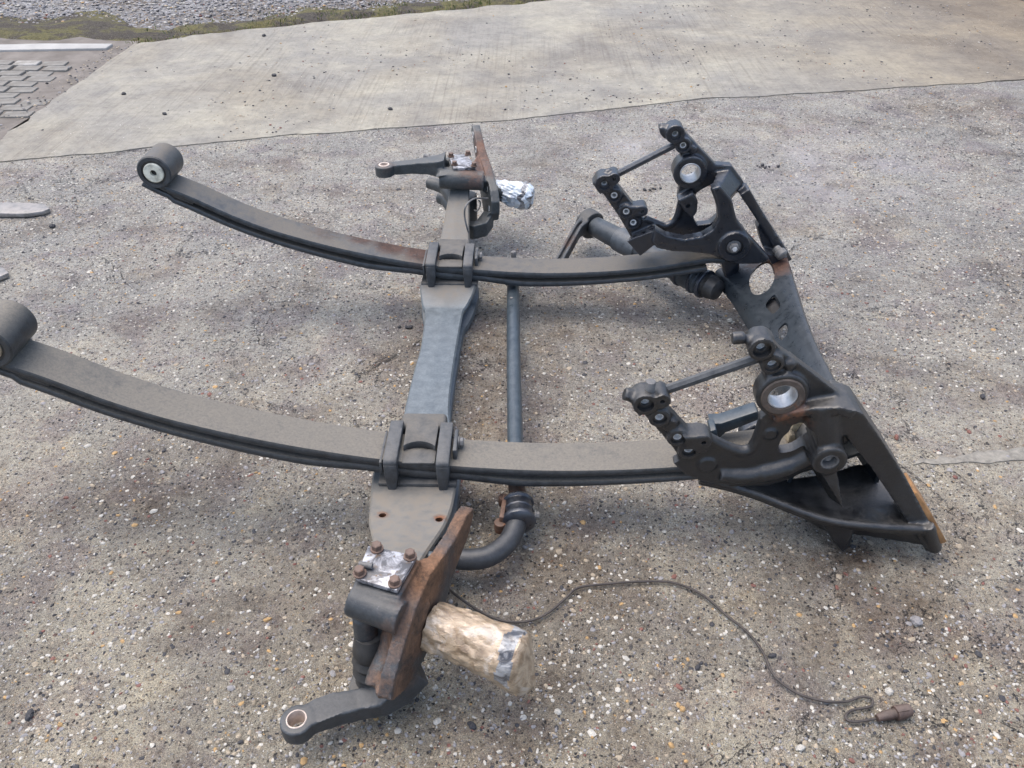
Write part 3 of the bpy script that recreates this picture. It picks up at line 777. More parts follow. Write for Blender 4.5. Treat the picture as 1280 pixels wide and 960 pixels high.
# --- axle beam
Lft = [(-.80, -.020, .225), (-.72, -.045, .185), (-.66, -.060, .157), (-.60, -.078, .138), (-.53, -.088, .124), (-.43, -.097, .118), (-.36, -.085, .116), (-.30, -.072, .098), (-.23, -.064, .087), (-.144, -.063, .085), (0, -.058, .085), (.101, -.053, .085), (.264, -.059, .085), (.30, -.070, .088), (.335, -.078, .104), (.37, -.082, .116), (.42, -.078, .118), (.50, -.070, .118), (.56, -.056, .124), (.605, -.046, .133), (.70, -.034, .178), (.81, -.025, .224)]
Rgt = [.040, .050, .060, .074, .083, .086, .084, .070, .053, .044, .043, .045, .050, .060, .075, .083, .088, .080, .060, .050, .045, .041]
bm = bmesh.new(); rings = []
Ls = catmull([(a, b, c) for a, b, c in Lft], 4); Rs = catmull([(a[0], r, 0) for a, r in zip(Lft, Rgt)], 4)
for l, r in zip(Ls, Rs):
    y, x0, z = l.x, l.y, l.z; x1 = r.y; H = .085 if abs(y) < .5 else .085-.02*(abs(y)-.5)/.3
    cx = (x0+x1)/2; hw = (x1-x0)/2; web = hw*.45
    prof = [(-hw+.004, 0), (-.016, 0), (-.012, .0007), (.002, .0007), (.006, 0), (hw-.004, 0), (hw, -.005), (hw-.002, -.018), (web, -.030), (web, -H+.030), (hw-.002, -H+.018), (hw, -H+.004), (hw-.004, -H), (-hw+.004, -H), (-hw, -H+.004), (-hw+.002, -H+.018), (-web, -H+.030), (-web, -.030), (-hw+.002, -.018), (-hw, -.005)]
    rings.append([bm.verts.new((cx+a, y, z+b)) for a, b in prof])
for a, b in zip(rings, rings[1:]):
    for k in range(len(a)): bm.faces.new((a[k], a[(k+1) % len(a)], b[(k+1) % len(a)], b[k]))
bm.faces.new(rings[0][::-1]); bm.faces.new(rings[-1])
cb = bmesh.new()
for (x, y) in ((-.055, -.575), (.060, -.588)): cyl(cb, (x, y, .02), (x, y, .2), .0075, n=20)
me = bpy.data.meshes.new('axle_beam'); bmesh.ops.recalc_face_normals(bm, faces=bm.faces); bm.to_mesh(me); bm.free()
o = bpy.data.objects.new('axle_beam', me); COL.objects.link(o)
bmesh.ops.recalc_face_normals(cb, faces=cb.faces); cm = bpy.data.meshes.new('cut'); cb.to_mesh(cm); cb.free(); co = bpy.data.objects.new('cut', cm); COL.objects.link(co)
mm = o.modifiers.new('b', 'BOOLEAN'); mm.operation = 'DIFFERENCE'; mm.solver = 'EXACT'; mm.object = co
bpy.context.view_layer.update()
me2 = bpy.data.meshes.new_from_object(o.evaluated_get(bpy.context.evaluated_depsgraph_get()))
bpy.data.objects.remove(o); bpy.data.objects.remove(co)
beam = finish('axle_beam', me2, M['beam'], AX, 28)

# --- clamps and saddles on each spring
def clamp_set(side, dz):
    y0 = .425*side; t = .170+dz
    near = y0-.052; far = y0+.052
    for k, (xa, xb) in enumerate(((-.0615, -.0325), (.0465, .0745))):
        if k == 0: tz = .026
        else: tz = .022
        bm = bmesh.new(); cx = (xa+xb)/2; w = xb-xa
        top = [(near-.014, t-.005), (near-.012, t+tz-.006), (near-.004, t+tz), (far+.012, t+tz+.004), (far+.014, t+tz-.012), (far+.008, t+.012), (near+.004, t+.004)]
        prof = [(y, z) for y, z in top]
        n = len(prof)
        vs = [Vector((xa, y, z)) for y, z in prof]+[Vector((xb, y, z)) for y, z in prof]
        faces_from(bm, vs, [[i, (i+1) % n, n+(i+1) % n, n+i] for i in range(n)]+[list(range(n))[::-1], list(range(n, 2*n))])
        for yy, s in ((near, -1), (far, 1)):    # tapering legs either side of the leaves
            ya, yb = (yy-.014, yy+.003) if s < 0 else (yy-.003, yy+.014)
            vs = []
            for z, hw, sh in ((t+tz-.012, w/2, 0), (t-.02, w*.47, .0), (t-.060, w*.28, -.002), (t-.069, w*.18, -.002)):
                vs += [Vector((cx+sh-hw, ya, z)), Vector((cx+sh+hw, ya, z)), Vector((cx+sh+hw, yb, z)), Vector((cx+sh-hw, yb, z))]
            fs = [[0, 1, 2, 3], [15, 14, 13, 12]]
            for j in range(3):
                for q in range(4): fs.append([j*4+q, j*4+(q+1) % 4, j*4+4+(q+1) % 4, j*4+4+q])
            faces_from(bm, vs, fs)
        obj('spring_clamp', bm, M['clamp'], AX, bevel=.0035)
    # saddle between the clamps: a block with an arched recess on its near face
    bm = bmesh.new()
    y1 = y0+.05
    outline = []
    for i in range(13):
        a = i/12; x = -.026+.068*a; yv = y0-.012+.016*math.sin(math.pi*a)**.8
        outline.append((x, yv))
    P = [(x, y, t+.002) for x, y in outline]+[(.044, y1+.02, t+.002), (-.028, y1+.02, t+.002)]
    prismv(bm, P, (0, 0, .020))
    box(bm, (.0085, y0-.026, t+.0045), (.070, .044, .006))
    sd = obj('saddle', bm, M['beam_dusty'], AX, bevel=.003)
    bm = bmesh.new(); box(bm, (.0085, y0+.078, t-.016), (.10, .05, .075)); obj('saddle_cheek', bm, M['beam_dusty'], sd, bevel=.01, seg=3)
    bm = bmesh.new(); box(bm, (.083, y0+.012, t+.004), (.009, .070, .034)); obj('side_plate', bm, M['clamp'], sd, bevel=.003)
    bm = bmesh.new(); hexbolt(bm, (.088, y0+.018, t+.008), (1, 0, 0), .0105, .011, 1.25); obj('nut', bm, M['bolt_grey'], sd, bevel=.001)
    bm = bmesh.new(); box(bm, (-.0685, y0-.004, t-.002), (.006, .10, .03)); obj('side_plate', bm, M['clamp'], sd, bevel=.002)
    # seat under the leaves
    bm = bmesh.new(); box(bm, (.004, y0, t-.0505), (.165, .112, .012)); obj('spring_seat', bm, M['beam_dusty'], AX, bevel=.003)
clamp_set(-1, .004)
clamp_set(1, -.004)

# --- anti-roll bar
bm = bmesh.new()
cl = catmull([(.190, .50, .075), (.193, .30, .075), (.200, .0, .075), (.208, -.30, .075), (.211, -.40, .075)], 6)
tube(bm, cl, .0185, 24)
arb = obj('anti_roll_bar', bm, M['bar'], AX)
bm = bmesh.new(); tube(bm, [(.2105, -.395, .075), (.213, -.43, .075), (.216, -.47, .074), (.218, -.50, .072)], .0187, 24)
o = obj('bar_section', bm, M['bar_rust'], arb); tag(o, 'rusty bare section of the bar')
bm = bmesh.new()
tube(bm, catmull([(.218, -.495, .072), (.214, -.535, .07), (.195, -.585, .066), (.160, -.618, .064), (.120, -.628, .064), (.075, -.622, .066), (.030, -.60, .07)], 5), [.0187]*3+[.0215]*28, 24)
obj('bar_end', bm, steel('bar_end_black', (.030, .034, .040), dust=.12, rust=0, rough=.35), arb)
bm = bmesh.new()
lathe(bm, (.2160, -.472, .074), (.05, -1, -.02), [(0, .020), (0, .031), (.008, .035), (.012, .030), (.028, .031), (.031, .033), (.034, .031), (.050, .031), (.053, .036), (.062, .036), (.066, .030), (.07, .02)], 12)
obj('bush_clamp', bm, M['black'], arb, smooth=30, bevel=.001)
bm = bmesh.new()
box(bm, (.186, -.500, .066), (.010, .07, .045), -.1); cyl(bm, (.184, -.470, .06), (.184, -.470, .085), .010); cyl(bm, (.180, -.535, .05), (.180, -.535, .075), .013)
obj('clamp_bracket', bm, M['bar_rust'], arb, bevel=.002)
bm = bmesh.new(); hexbolt(bm, (.252, -.505, .066), (1, 0, 0), .007, .010); obj('bolt', bm, M['bolt_grey'], arb)
bm = bmesh.new(); cyl(bm, (.187, .335, .0925), (.187, .335, .0955), .0045, n=12); obj('stud', bm, M['bolt_grey'], arb)
bm = bmesh.new()
lathe(bm, (.189, .53, .075), (0, -1, 0), [(0, .018), (0, .03), (.05, .032), (.055, .02)], 16)
box(bm, (.225, .55, .085), (.075, .05, .02)); hexbolt(bm, (.19, .575, .09), (0, 0, 1), .009, .03)
obj('bush_clamp', bm, M['bolt_grey'], arb, bevel=.002)

# --- damper tube and its link on the far side
bm = bmesh.new()
A, B = Vector((.455, .80, .10)), Vector((.772, .405, .10)); D = (B-A).normalized(); Ln = (B-A).length
lathe(bm, A, D, [(0, .026), (.01, .033), (.12, .035), (.125, .040), (.22, .040), (.225, .036), (Ln-.13, .036), (Ln-.12, .040), (Ln-.03, .040), (Ln-.02, .030), (Ln, .030)], 32)
dm = obj('damper', bm, steel('damper_paint', (.040, .050, .060), dust=.25, rust=.0, rough=.4), AX)
bm = bmesh.new()
for s in (-.11, -.055, -.02): ring(bm, B+D*s, B+D*(s+.012), .044, .03, 32, .002)
obj('clamp_ring', bm, M['black'], dm)
bm = bmesh.new(); lathe(bm, B+D*-.02, D, [(0, .03), (.008, .036), (.02, .034), (.028, .037), (.04, .033), (.055, .030), (.06, .02)], 28); obj('boot', bm, M['rubber'], dm)
bm = bmesh.new()
H = A-D*.022; hd = Vector((.62, -.78, -.08)).normalized()
cyl(bm, H-hd*.020, H+hd*.022, .048, n=32)
for sg in (-1, 1):
    off = hd*.011*sg
    bar(bm, [H+off-Vector((.012, .0, .0)), Vector((.398, .735, .115))+off, Vector((.362, .640, .098))+off, Vector((.318, .52, .078))+off], [.060, .042, .034, .034], [.020, .012, .011, .011], side=hd)
bar(bm, [H, Vector((.398, .735, .112)), Vector((.362, .640, .095)), Vector((.318, .52, .075))], [.03, .022, .016, .016], [.02, .02, .02, .02], side=hd)
lk = cast('drop_link', bm, steel('link_paint', (.045, .048, .05), dust=.35, rust=.15, rough=.5, spots=[(.37, .66, .11, .05, .6)], rustcol=(.09, .05, .035)), AX, voxel=.003)
bm = bmesh.new(); lathe(bm, H-hd*.022, -hd, [(0, .036), (.004, .034), (.007, .020), (.010, .018)], 28); obj('end_cap', bm, M['rubber'], lk)
bm = bmesh.new(); hexbolt(bm, H-hd*.030, -hd, .010, .012); cyl(bm, H-hd*.04, H-hd*.058, .006, n=10); obj('stud', bm, M['bolt_grey'], lk)

# --- front crossmember
YS = [-.43, -.34, -.25, -.15, -.04, .05, .14, .22, .30, .38, .46]
XL = [.800, .825, .848, .862, .868, .866, .858, .850, .840, .826, .800]
XR = [.960, .948, .942, .940, .939, .944, .951, .960, .968, .976, .984]
cc_l = catmull([(y, x, 0) for y, x in zip(YS, XL)], 4); cc_r = catmull([(y, x, 0) for y, x in zip(YS, XR)], 4)
bm = bmesh.new(); rings = []
for l, r in zip(cc_l, cc_r):
    y, a, b = l.x, l.y, r.y; dip = 0
    prof = [(a-.006, .085), (a, .120), (a+.012, .131), (a+(b-a)*.5, .160), (b-.010, .196), (b+.002, .200), (b+.010, .192), (b+.030, .150), (b+.032, .100)]
    inn = [(b+.024, .100), (b+.022, .146), (b+.004, .184), (b-.006, .189), (a+(b-a)*.5, .152), (a+.015, .123), (a+.008, .114), (a+.002, .085)]
    rings.append([bm.verts.new((x, y, z)) for x, z in prof+inn])
n = len(rings[0])
for a, b in zip(rings, rings[1:]):
    for k in range(n): bm.faces.new((a[k], a[(k+1) % n], b[(k+1) % n], b[k]))
bm.faces.new(rings[0][::-1]); bm.faces.new(rings[-1])
def cutpoly(pts3, z0=.08, z1=.26, soft=True):
    b = bmesh.new(); P = catmull([(p[0], p[1], z0) for p in pts3], 4, True) if soft else [Vector((p[0], p[1], z0)) for p in pts3]; prismv(b, P, (0, 0, z1-z0)); return b
cuts = [cutpoly([(0.878,0.369,0.15),(0.909,0.412,0.15),(0.938,0.413,0.15),(0.94,0.359,0.15),(0.933,0.322,0.15),(0.911,0.281,0.15),(0.884,0.276,0.15),(0.87,0.301,0.15)]),
        cutpoly([(0.89,0.22,0.15),(0.897,0.231,0.15),(0.913,0.243,0.15),(0.917,0.24,0.15),(0.919,0.193,0.15),(0.916,0.179,0.15),(0.911,0.171,0.15),(0.898,0.165,0.15),(0.894,0.171,0.15),(0.889,0.208,0.15)], soft=False),
        cutpoly([(0.895,0.095,0.16),(0.911,0.102,0.16),(0.913,0.082,0.16),(0.904,0.056,0.16),(0.891,0.05,0.16),(0.89,0.073,0.16)])]
bmesh.ops.recalc_face_normals(bm, faces=bm.faces)
me = bpy.data.meshes.new('crossmember'); bm.to_mesh(me); bm.free()
o = bpy.data.objects.new('crossmember', me); COL.objects.link(o); tmp = []
for cb in cuts:
    bmesh.ops.recalc_face_normals(cb, faces=cb.faces); cm = bpy.data.meshes.new('c'); cb.to_mesh(cm); cb.free(); co = bpy.data.objects.new('c', cm); COL.objects.link(co); tmp.append(co)
    mm = o.modifiers.new('b', 'BOOLEAN'); mm.operation = 'DIFFERENCE'; mm.solver = 'EXACT'; mm.object = co
bpy.context.view_layer.update()
me2 = bpy.data.meshes.new_from_object(o.evaluated_get(bpy.context.evaluated_depsgraph_get()))
bpy.data.objects.remove(o)
for t in tmp: bpy.data.objects.remove(t)
xm = finish('crossmember', me2, steel('crossmember_paint', (.024, .031, .038), edge=0, dust=.05, rust=.0, rough=.30, grain=.12, rustcol=(.085, .042, .028), spots=[(.965, .38, .19, .09, 1.0), (.90, .43, .16, .05, .5)]), AX, 40)
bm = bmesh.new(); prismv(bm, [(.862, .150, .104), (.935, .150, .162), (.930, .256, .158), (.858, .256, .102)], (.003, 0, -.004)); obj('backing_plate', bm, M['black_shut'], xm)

# --- the two black front brackets
def boss(bm, p, r, ya, yb): cyl(bm, (p[0], ya, p[2]), (p[0], yb, p[2]), r, n=28)
def hole(p, r, ya, yb):
    b = bmesh.new(); cyl(b, (p[0], ya, p[2]), (p[0], yb, p[2]), r, n=28); return b
def Pz(pts, k=3): return [(v.x, v.y) for v in catmull([(p[0], p[-1], 0) for p in pts], k, True)]

def hole2(a, b, r):
    x = bmesh.new(); cyl(x, a, b, r, n=32); return x

def near_bracket():
    F, Bk = -.492, -.464          # outboard and inboard faces of the plate
    rows = [(0.457,-0.485,0.366),(0.489,-0.485,0.326),(0.53,-0.485,0.276),(0.556,-0.485,0.243)]
    armh = [(0.653,-0.485,0.496),(0.68,-0.485,0.459)]
    side = [(0.488,-0.485,0.375),(0.58,-0.485,0.273)]
    bm = bmesh.new()
    strip(bm, [rows[0], rows[1], rows[2], rows[3], *[(0.584,-0.48,0.199)]], [.042, .046, .048, .052, .07], -.486, Bk)
    prism(bm, [(0.529,-0.48,0.261),(0.568,-0.48,0.276),(0.593,-0.48,0.269),(0.604,-0.48,0.256),(0.645,-0.48,0.234),(0.667,-0.48,0.223),(0.685,-0.48,0.228),(0.693,-0.48,0.249),(0.697,-0.48,0.285),(0.685,-0.48,0.32),(0.702,-0.48,0.341),(0.75,-0.48,0.342),(0.772,-0.48,0.362),(0.845,-0.48,0.363),(0.854,-0.48,0.316),(0.859,-0.48,0.273),(0.87,-0.48,0.215),(0.861,-0.48,0.185),(0.832,-0.48,0.19),(0.805,-0.48,0.184),(0.771,-0.48,0.158),(0.732,-0.48,0.14),(0.678,-0.48,0.139),(0.631,-0.48,0.144),(0.59,-0.48,0.154),(0.557,-0.48,0.172),(0.531,-0.48,0.201),(0.541,-0.48,0.21),(0.547,-0.48,0.225)], -.488, Bk)
    prism(bm, [(0.637,-0.48,0.503),(0.644,-0.48,0.519),(0.661,-0.48,0.521),(0.676,-0.48,0.511),(0.682,-0.48,0.495),(0.696,-0.48,0.48),(0.72,-0.48,0.464),(0.756,-0.48,0.437),(0.793,-0.48,0.408),(0.837,-0.48,0.373),(0.846,-0.48,0.35),(0.779,-0.48,0.328),(0.727,-0.48,0.324),(0.687,-0.48,0.341),(0.672,-0.48,0.374),(0.679,-0.48,0.41),(0.672,-0.48,0.436),(0.657,-0.48,0.464),(0.642,-0.48,0.482)], -.488, Bk)
    boss(bm, rows[0], .0245, -.507, -.462); boss(bm, side[0], .0165, -.507, -.462)
    prism(bm, [(0.453,-0.48,0.386),(0.491,-0.48,0.384),(0.498,-0.48,0.358),(0.455,-0.48,0.343)], -.505, -.462)
    for i in (1, 2, 3): boss(bm, rows[i], .0215, -.498, -.462)
    boss(bm, side[1], .017, -.505, -.462); prism(bm, [(0.537,-0.48,0.286),(0.577,-0.48,0.29),(0.591,-0.48,0.248),(0.551,-0.48,0.24)], -.506, -.46)
    for p_ in [(0.509,-0.485,0.301),(0.517,-0.485,0.308)]: boss(bm, p_, .010, -.494, -.46)
    boss(bm, armh[0], .0245, -.508, -.462); boss(bm, armh[1], .022, -.502, -.462)
    for p_ in [(0.716,-0.485,0.452),(0.686,-0.485,0.422)]: boss(bm, p_, .010, -.496, -.46)
    cyl(bm, (armh[0][0]-.03, -.485, armh[0][2]+.012), (armh[0][0]-.052, -.485, armh[0][2]+.010), .012, n=16)
    cyl(bm, (armh[0][0]-.0, -.485, armh[0][2]+.01), (armh[0][0]-.045, -.485, armh[0][2]+.010), .008, n=16)
    hs = rows[0]
    cyl(bm, (hs[0]-.02, -.483, hs[2]+.004), (hs[0]-.040, -.483, hs[2]+.010), .013, n=16)
    prism(bm, [(0.423,-0.48,0.377),(0.442,-0.48,0.378),(0.464,-0.48,0.341),(0.449,-0.48,0.33)], -.498, -.465)
    # big ring
    rc = [(0.712,-0.49,0.388)][0]
    cyl(bm, (rc[0], -.503, rc[2]), (rc[0], -.466, rc[2]), .049, n=40)
    # flat round pads cast on the plate
    for p_ in [(0.6,-0.485,0.2),(0.712,-0.485,0.284)]: boss(bm, p_, .017 if p_[0] < .65 else .012, -.493, -.46)
    # ridge from the ring to the corner and over
    r1 = [(0.708,-0.5,0.326),(0.738,-0.5,0.347),(0.777,-0.5,0.363),(0.816,-0.5,0.372),(0.843,-0.5,0.367)]
    bar(bm, [(p[0], -.487, p[2]) for p in r1], [.012, .016, .018, .02, .022], [.03, .045, .06, .08, .09])
    # column from the ridge down to the pin boss
    c0 = [(0.794,-0.5,0.365)][0]; c1 = [(0.82,-0.515,0.257)][0]
    tube(bm, [(c0[0], -.487, c0[2]), ((c0[0]+c1[0])/2, -.495, (c0[2]+c1[2])/2), (c1[0], -.497, c1[2])], [.036, .034, .036], 20)
    cyl(bm, (c1[0], -.540, c1[2]), (c1[0], -.455, c1[2]), .034, n=32)
    tip = [(0.872,-0.535,0.144)][0]
    hull(bm, [(c1[0]-.017, -.535, c1[2]-.02), (c1[0]+.020, -.53, c1[2]-.02), (c1[0], -.47, c1[2]-.04), (c1[0]-.015, -.45, c1[2]-.06), (tip[0]+.004, -.545, tip[2]-.012), (tip[0], -.48, .10), (c1[0]+.02, -.45, c1[2]-.05)])
    # rounded arm sweeping from the pin boss into the plate
    g = [(0.804,-0.5,0.228),(0.774,-0.5,0.202),(0.728,-0.5,0.182),(0.68,-0.5,0.17),(0.629,-0.5,0.173)]
    tube(bm, [(p[0], -.486, p[2]) for p in catmull(g, 4)], [.020]*5+[.022]*5+[.018]*4+[.015]*3, 16)
    # upper rim of the plate along the window
    g = [(0.593,-0.49,0.264),(0.631,-0.49,0.242),(0.663,-0.49,0.23),(0.684,-0.49,0.236),(0.693,-0.49,0.265),(0.697,-0.49,0.315)]
    tube(bm, catmull([(p[0], -.478, p[2]) for p in g], 4), .012, 12)
    g = [(0.746,-0.49,0.244),(0.766,-0.49,0.25),(0.783,-0.49,0.275),(0.787,-0.49,0.299),(0.781,-0.49,0.336)]
    tube(bm, catmull([(p[0], -.480, p[2]) for p in g], 4), .010, 12)
    # dished shelf standing out at the foot
    rim = [(.60, -.462, .132), (.66, -.478, .128), (.72, -.496, .119), (.78, -.520, .108), (.845, -.545, .100), (.91, -.556, .097), (.98, -.560, .094), (1.070, -.556, .085)]
    back = [(.60, -.430, .130), (.66, -.425, .128), (.72, -.422, .110), (.785, -.420, .100), (.85, -.408, .098), (.91, -.395, .100), (.97, -.375, .104), (1.045, -.40, .110)]
    rimc = catmull(rim, 3); bkc = catmull(back, 3)
    rr = []
    for a, b in zip(rimc, bkc):
        row = []
        for t in (0, .12, .35, .65, 1): 
            q = a.lerp(b, t); q.z -= .010*math.sin(math.pi*min(1, t*1.1)); row.append(q)
        rr.append(row)
    tb = bmesh.new(); up = [[tb.verts.new(q) for q in row] for row in rr]; dn = [[tb.verts.new(q-Vector((0, 0, .014))) for q in row] for row in rr]
    nr, nc = len(up), 5
    for i in range(nr-1):
        for j in range(nc-1):
            tb.faces.new((up[i][j], up[i+1][j], up[i+1][j+1], up[i][j+1])); tb.faces.new((dn[i][j], dn[i][j+1], dn[i+1][j+1], dn[i+1][j]))
        tb.faces.new((up[i][0], dn[i][0], dn[i+1][0], up[i+1][0])); tb.faces.new((up[i][-1], up[i+1][-1], dn[i+1][-1], dn[i][-1]))
    for j in range(nc-1):
        tb.faces.new((up[0][j], up[0][j+1], dn[0][j+1], dn[0][j])); tb.faces.new((up[-1][j], dn[-1][j], dn[-1][j+1], up[-1][j+1]))
    merge(bm, tb)
    tube(bm, [q+Vector((0, .004, .001)) for q in rimc], .009, 12)
    # skirt below the rim and the foot that carries the bracket
    sk = [Vector((.80, -.515, .095)), Vector((.87, -.530, .085)), Vector((.95, -.540, .080)), Vector((1.06, -.545, .070))]
    lo = [Vector((.80, -.50, .075)), Vector((.86, -.515, .040)), Vector((.95, -.525, .035)), Vector((1.07, -.54, .025))]
    hull(bm, [sk[0], sk[1], lo[0], lo[1], sk[0]+V(0, .02, 0), sk[1]+V(0, .02, 0), lo[0]+V(0, .02, 0), lo[1]+V(0, .02, 0)])
    for i in (1, 2):
        hull(bm, [q for a in (sk[i], sk[i+1], lo[i], lo[i+1]) for q in (a, a+V(0, .016, 0))])
    hull(bm, [(.84, -.535, .09), (.91, -.545, .085), (.905, -.545, .004), (.925, -.525, .004), (.86, -.49, .06), (.92, -.49, .06), (.895, -.51, .0)])
    # slanting flange running down the right-hand side
    bp = [(.815, -.470, .362), (.848, -.470, .340), (.893, -.468, .285), (.938, -.470, .230), (.978, -.480, .178), (1.026, -.505, .112), (1.074, -.535, .048)]
    bar(bm, bp, [.034, .052, .050, .046, .044, .038, .032], [.085, .090, .085, .080, .075, .065, .050])
    cyl(bm, (1.083, -.555, .030), (1.083, -.505, .050), .017, n=20)
    cyl(bm, (1.05, -.553, .10), (1.085, -.556, .032), .013, n=16)
    hull(bm, [(.84, -.50, .34), (.90, -.50, .30), (.84, -.43, .34), (.90, -.43, .30), (.86, -.49, .26), (.84, -.44, .26), (.80, -.49, .33)])
    wall = [(.835, -.455, .27), (.93, -.455, .255), (.985, -.455, .19), (1.01, -.46, .12)]
    cuts = [hole(p, .0085, -.56, -.40) for p in rows+armh]
    cuts += [hole(p, .005, -.56, -.40) for p in side]
    cuts.append(hole(rc, .0285, -.56, -.40))
    for p, r_ in [(rows[0], .017)]+[(q, .015) for q in rows[1:]]+[(armh[0], .018), (armh[1], .016)]:
        cuts.append(hole(p, r_*.93, -.56, -.4925 if p in rows[1:] else -.498))
    cuts.append(hole(c1, .018, -.60, -.520))
    wb = bmesh.new(); prism(wb, Pz([(0.752,-0.48,0.307),(0.782,-0.48,0.315),(0.794,-0.48,0.29),(0.788,-0.48,0.265),(0.768,-0.48,0.242),(0.745,-0.48,0.234),(0.735,-0.48,0.242),(0.737,-0.48,0.272),(0.747,-0.48,0.289)]), -.56, -.40); cuts.append(wb)
    br = cast('front_bracket', bm, M['black_near'], AX, voxel=.0034, smooth=2, cuts=cuts, sharp=38)
    tag(br, 'dusty black cast bracket nearer the camera with rust round its large ring')
    for p in rows+armh:
        b = bmesh.new(); ring(b, (p[0], -.490, p[2]), (p[0], -.463, p[2]), .0092, .0064, 20); obj('sleeve', b, M['bare'], br)  # added lining, its bright colour stands for the lit hole wall
    b = bmesh.new(); ring(b, (rc[0], -.5035, rc[2]), (rc[0], -.467, rc[2]), .0288, .0255, 36, .001); obj('ring_liner', b, M['liner'], br)
    b = bmesh.new(); ring(b, (rc[0], -.5065, rc[2]), (rc[0], -.500, rc[2]), .041, .0290, 36, .002); o_ = obj('ring_face', b, steel('ring_face_rust', (.06, .045, .035), dust=.2, rust=.5, rough=.65), br); tag(o_, 'rusty machined face of the ring')
    b = bmesh.new(); cyl(b, (c1[0], -.5205, c1[2]), (c1[0], -.50, c1[2]), .017); ring(b, (c1[0], -.5385, c1[2]), (c1[0], -.515, c1[2]), .0182, .0145, 28); hexbolt(b, (c1[0], -.520, c1[2]), (0, -1, 0), .007, .010); obj('pivot_pin', b, M['bolt_grey'], br)
    b = bmesh.new(); r0 = [(0.5,-0.475,0.38)][0]; r1 = [(0.662,-0.475,0.457)][0]; cyl(b, (r0[0], -.474, r0[2]), (r1[0], -.474, r1[2]), .0098, n=8, rot=.39); obj('tie_rod', b, M['clamp'], br)
    b = bmesh.new(); r0 = [(0.625,-0.39,0.219),(0.644,-0.39,0.229),(0.712,-0.39,0.265)]; bar(b, [(q[0], -.39, q[2]) for q in r0], [.05, .030, .024], .035); obj('brace', b, M['bar'], br, bevel=.004)
    b = bmesh.new(); hull(b, [(x_, y_, z_) for (x_, _, z_) in [(0.604,-0.43,0.256),(0.617,-0.43,0.262),(0.631,-0.43,0.212),(0.617,-0.43,0.208)] for y_ in (-.45, -.41)]); obj('brace_lug', b, M['bar'], br, bevel=.006)
    b = bmesh.new(); k_ = [(0.465,-0.485,0.405)][0]; cyl(b, (k_[0], -.487, k_[2]-.03), (k_[0], -.487, k_[2]+.004), .0095, n=16); obj('stud', b, M['bolt_grey'], br, bevel=.001)
    # inboard cheek behind the pin carrying the other side of the spring eye
    b = bmesh.new()
    prism(b, Pz([(.70, .165), (.76, .145), (.84, .13), (.93, .15), (.95, .21), (.90, .27), (.85, .30), (.80, .29), (.76, .235), (.70, .195)]), -.375, -.345)
    ck = cast('inner_cheek', b, M['black'], br, voxel=.004, smooth=3, cuts=[hole((.826, 0, .247), .020, -.40, -.30)])
    b = bmesh.new(); q_ = [(0.794,-0.42,0.262),(0.793,-0.42,0.221)]; box(b, q_[0], (.045, .04, .03), 0); box(b, q_[1], (.04, .03, .03)); o_ = obj('stop_block', b, M['bush_tan'], br, bevel=.006); tag(o_, 'tan coloured stop block seen through the window')
    b = bmesh.new(); q = [(.895, -.395, .275), (.985, -.41, .165), (.99, -.36, .165), (.90, -.35, .275)]; prismv(b, q, (-.006, 0, -.006)); obj('gusset', b, M['clamp'], br, bevel=.002)
    b = bmesh.new(); bar(b, [(1.018, -.492, .159), (1.052, -.508, .113), (1.096, -.535, .053)], [.010, .016, .012], [.060, .058, .046])
    o_ = obj('edge_strip', b, M['ochre'], br, bevel=.0015); tag(o_, 'ochre rust along the lower right edge')
    return br
near_bracket()

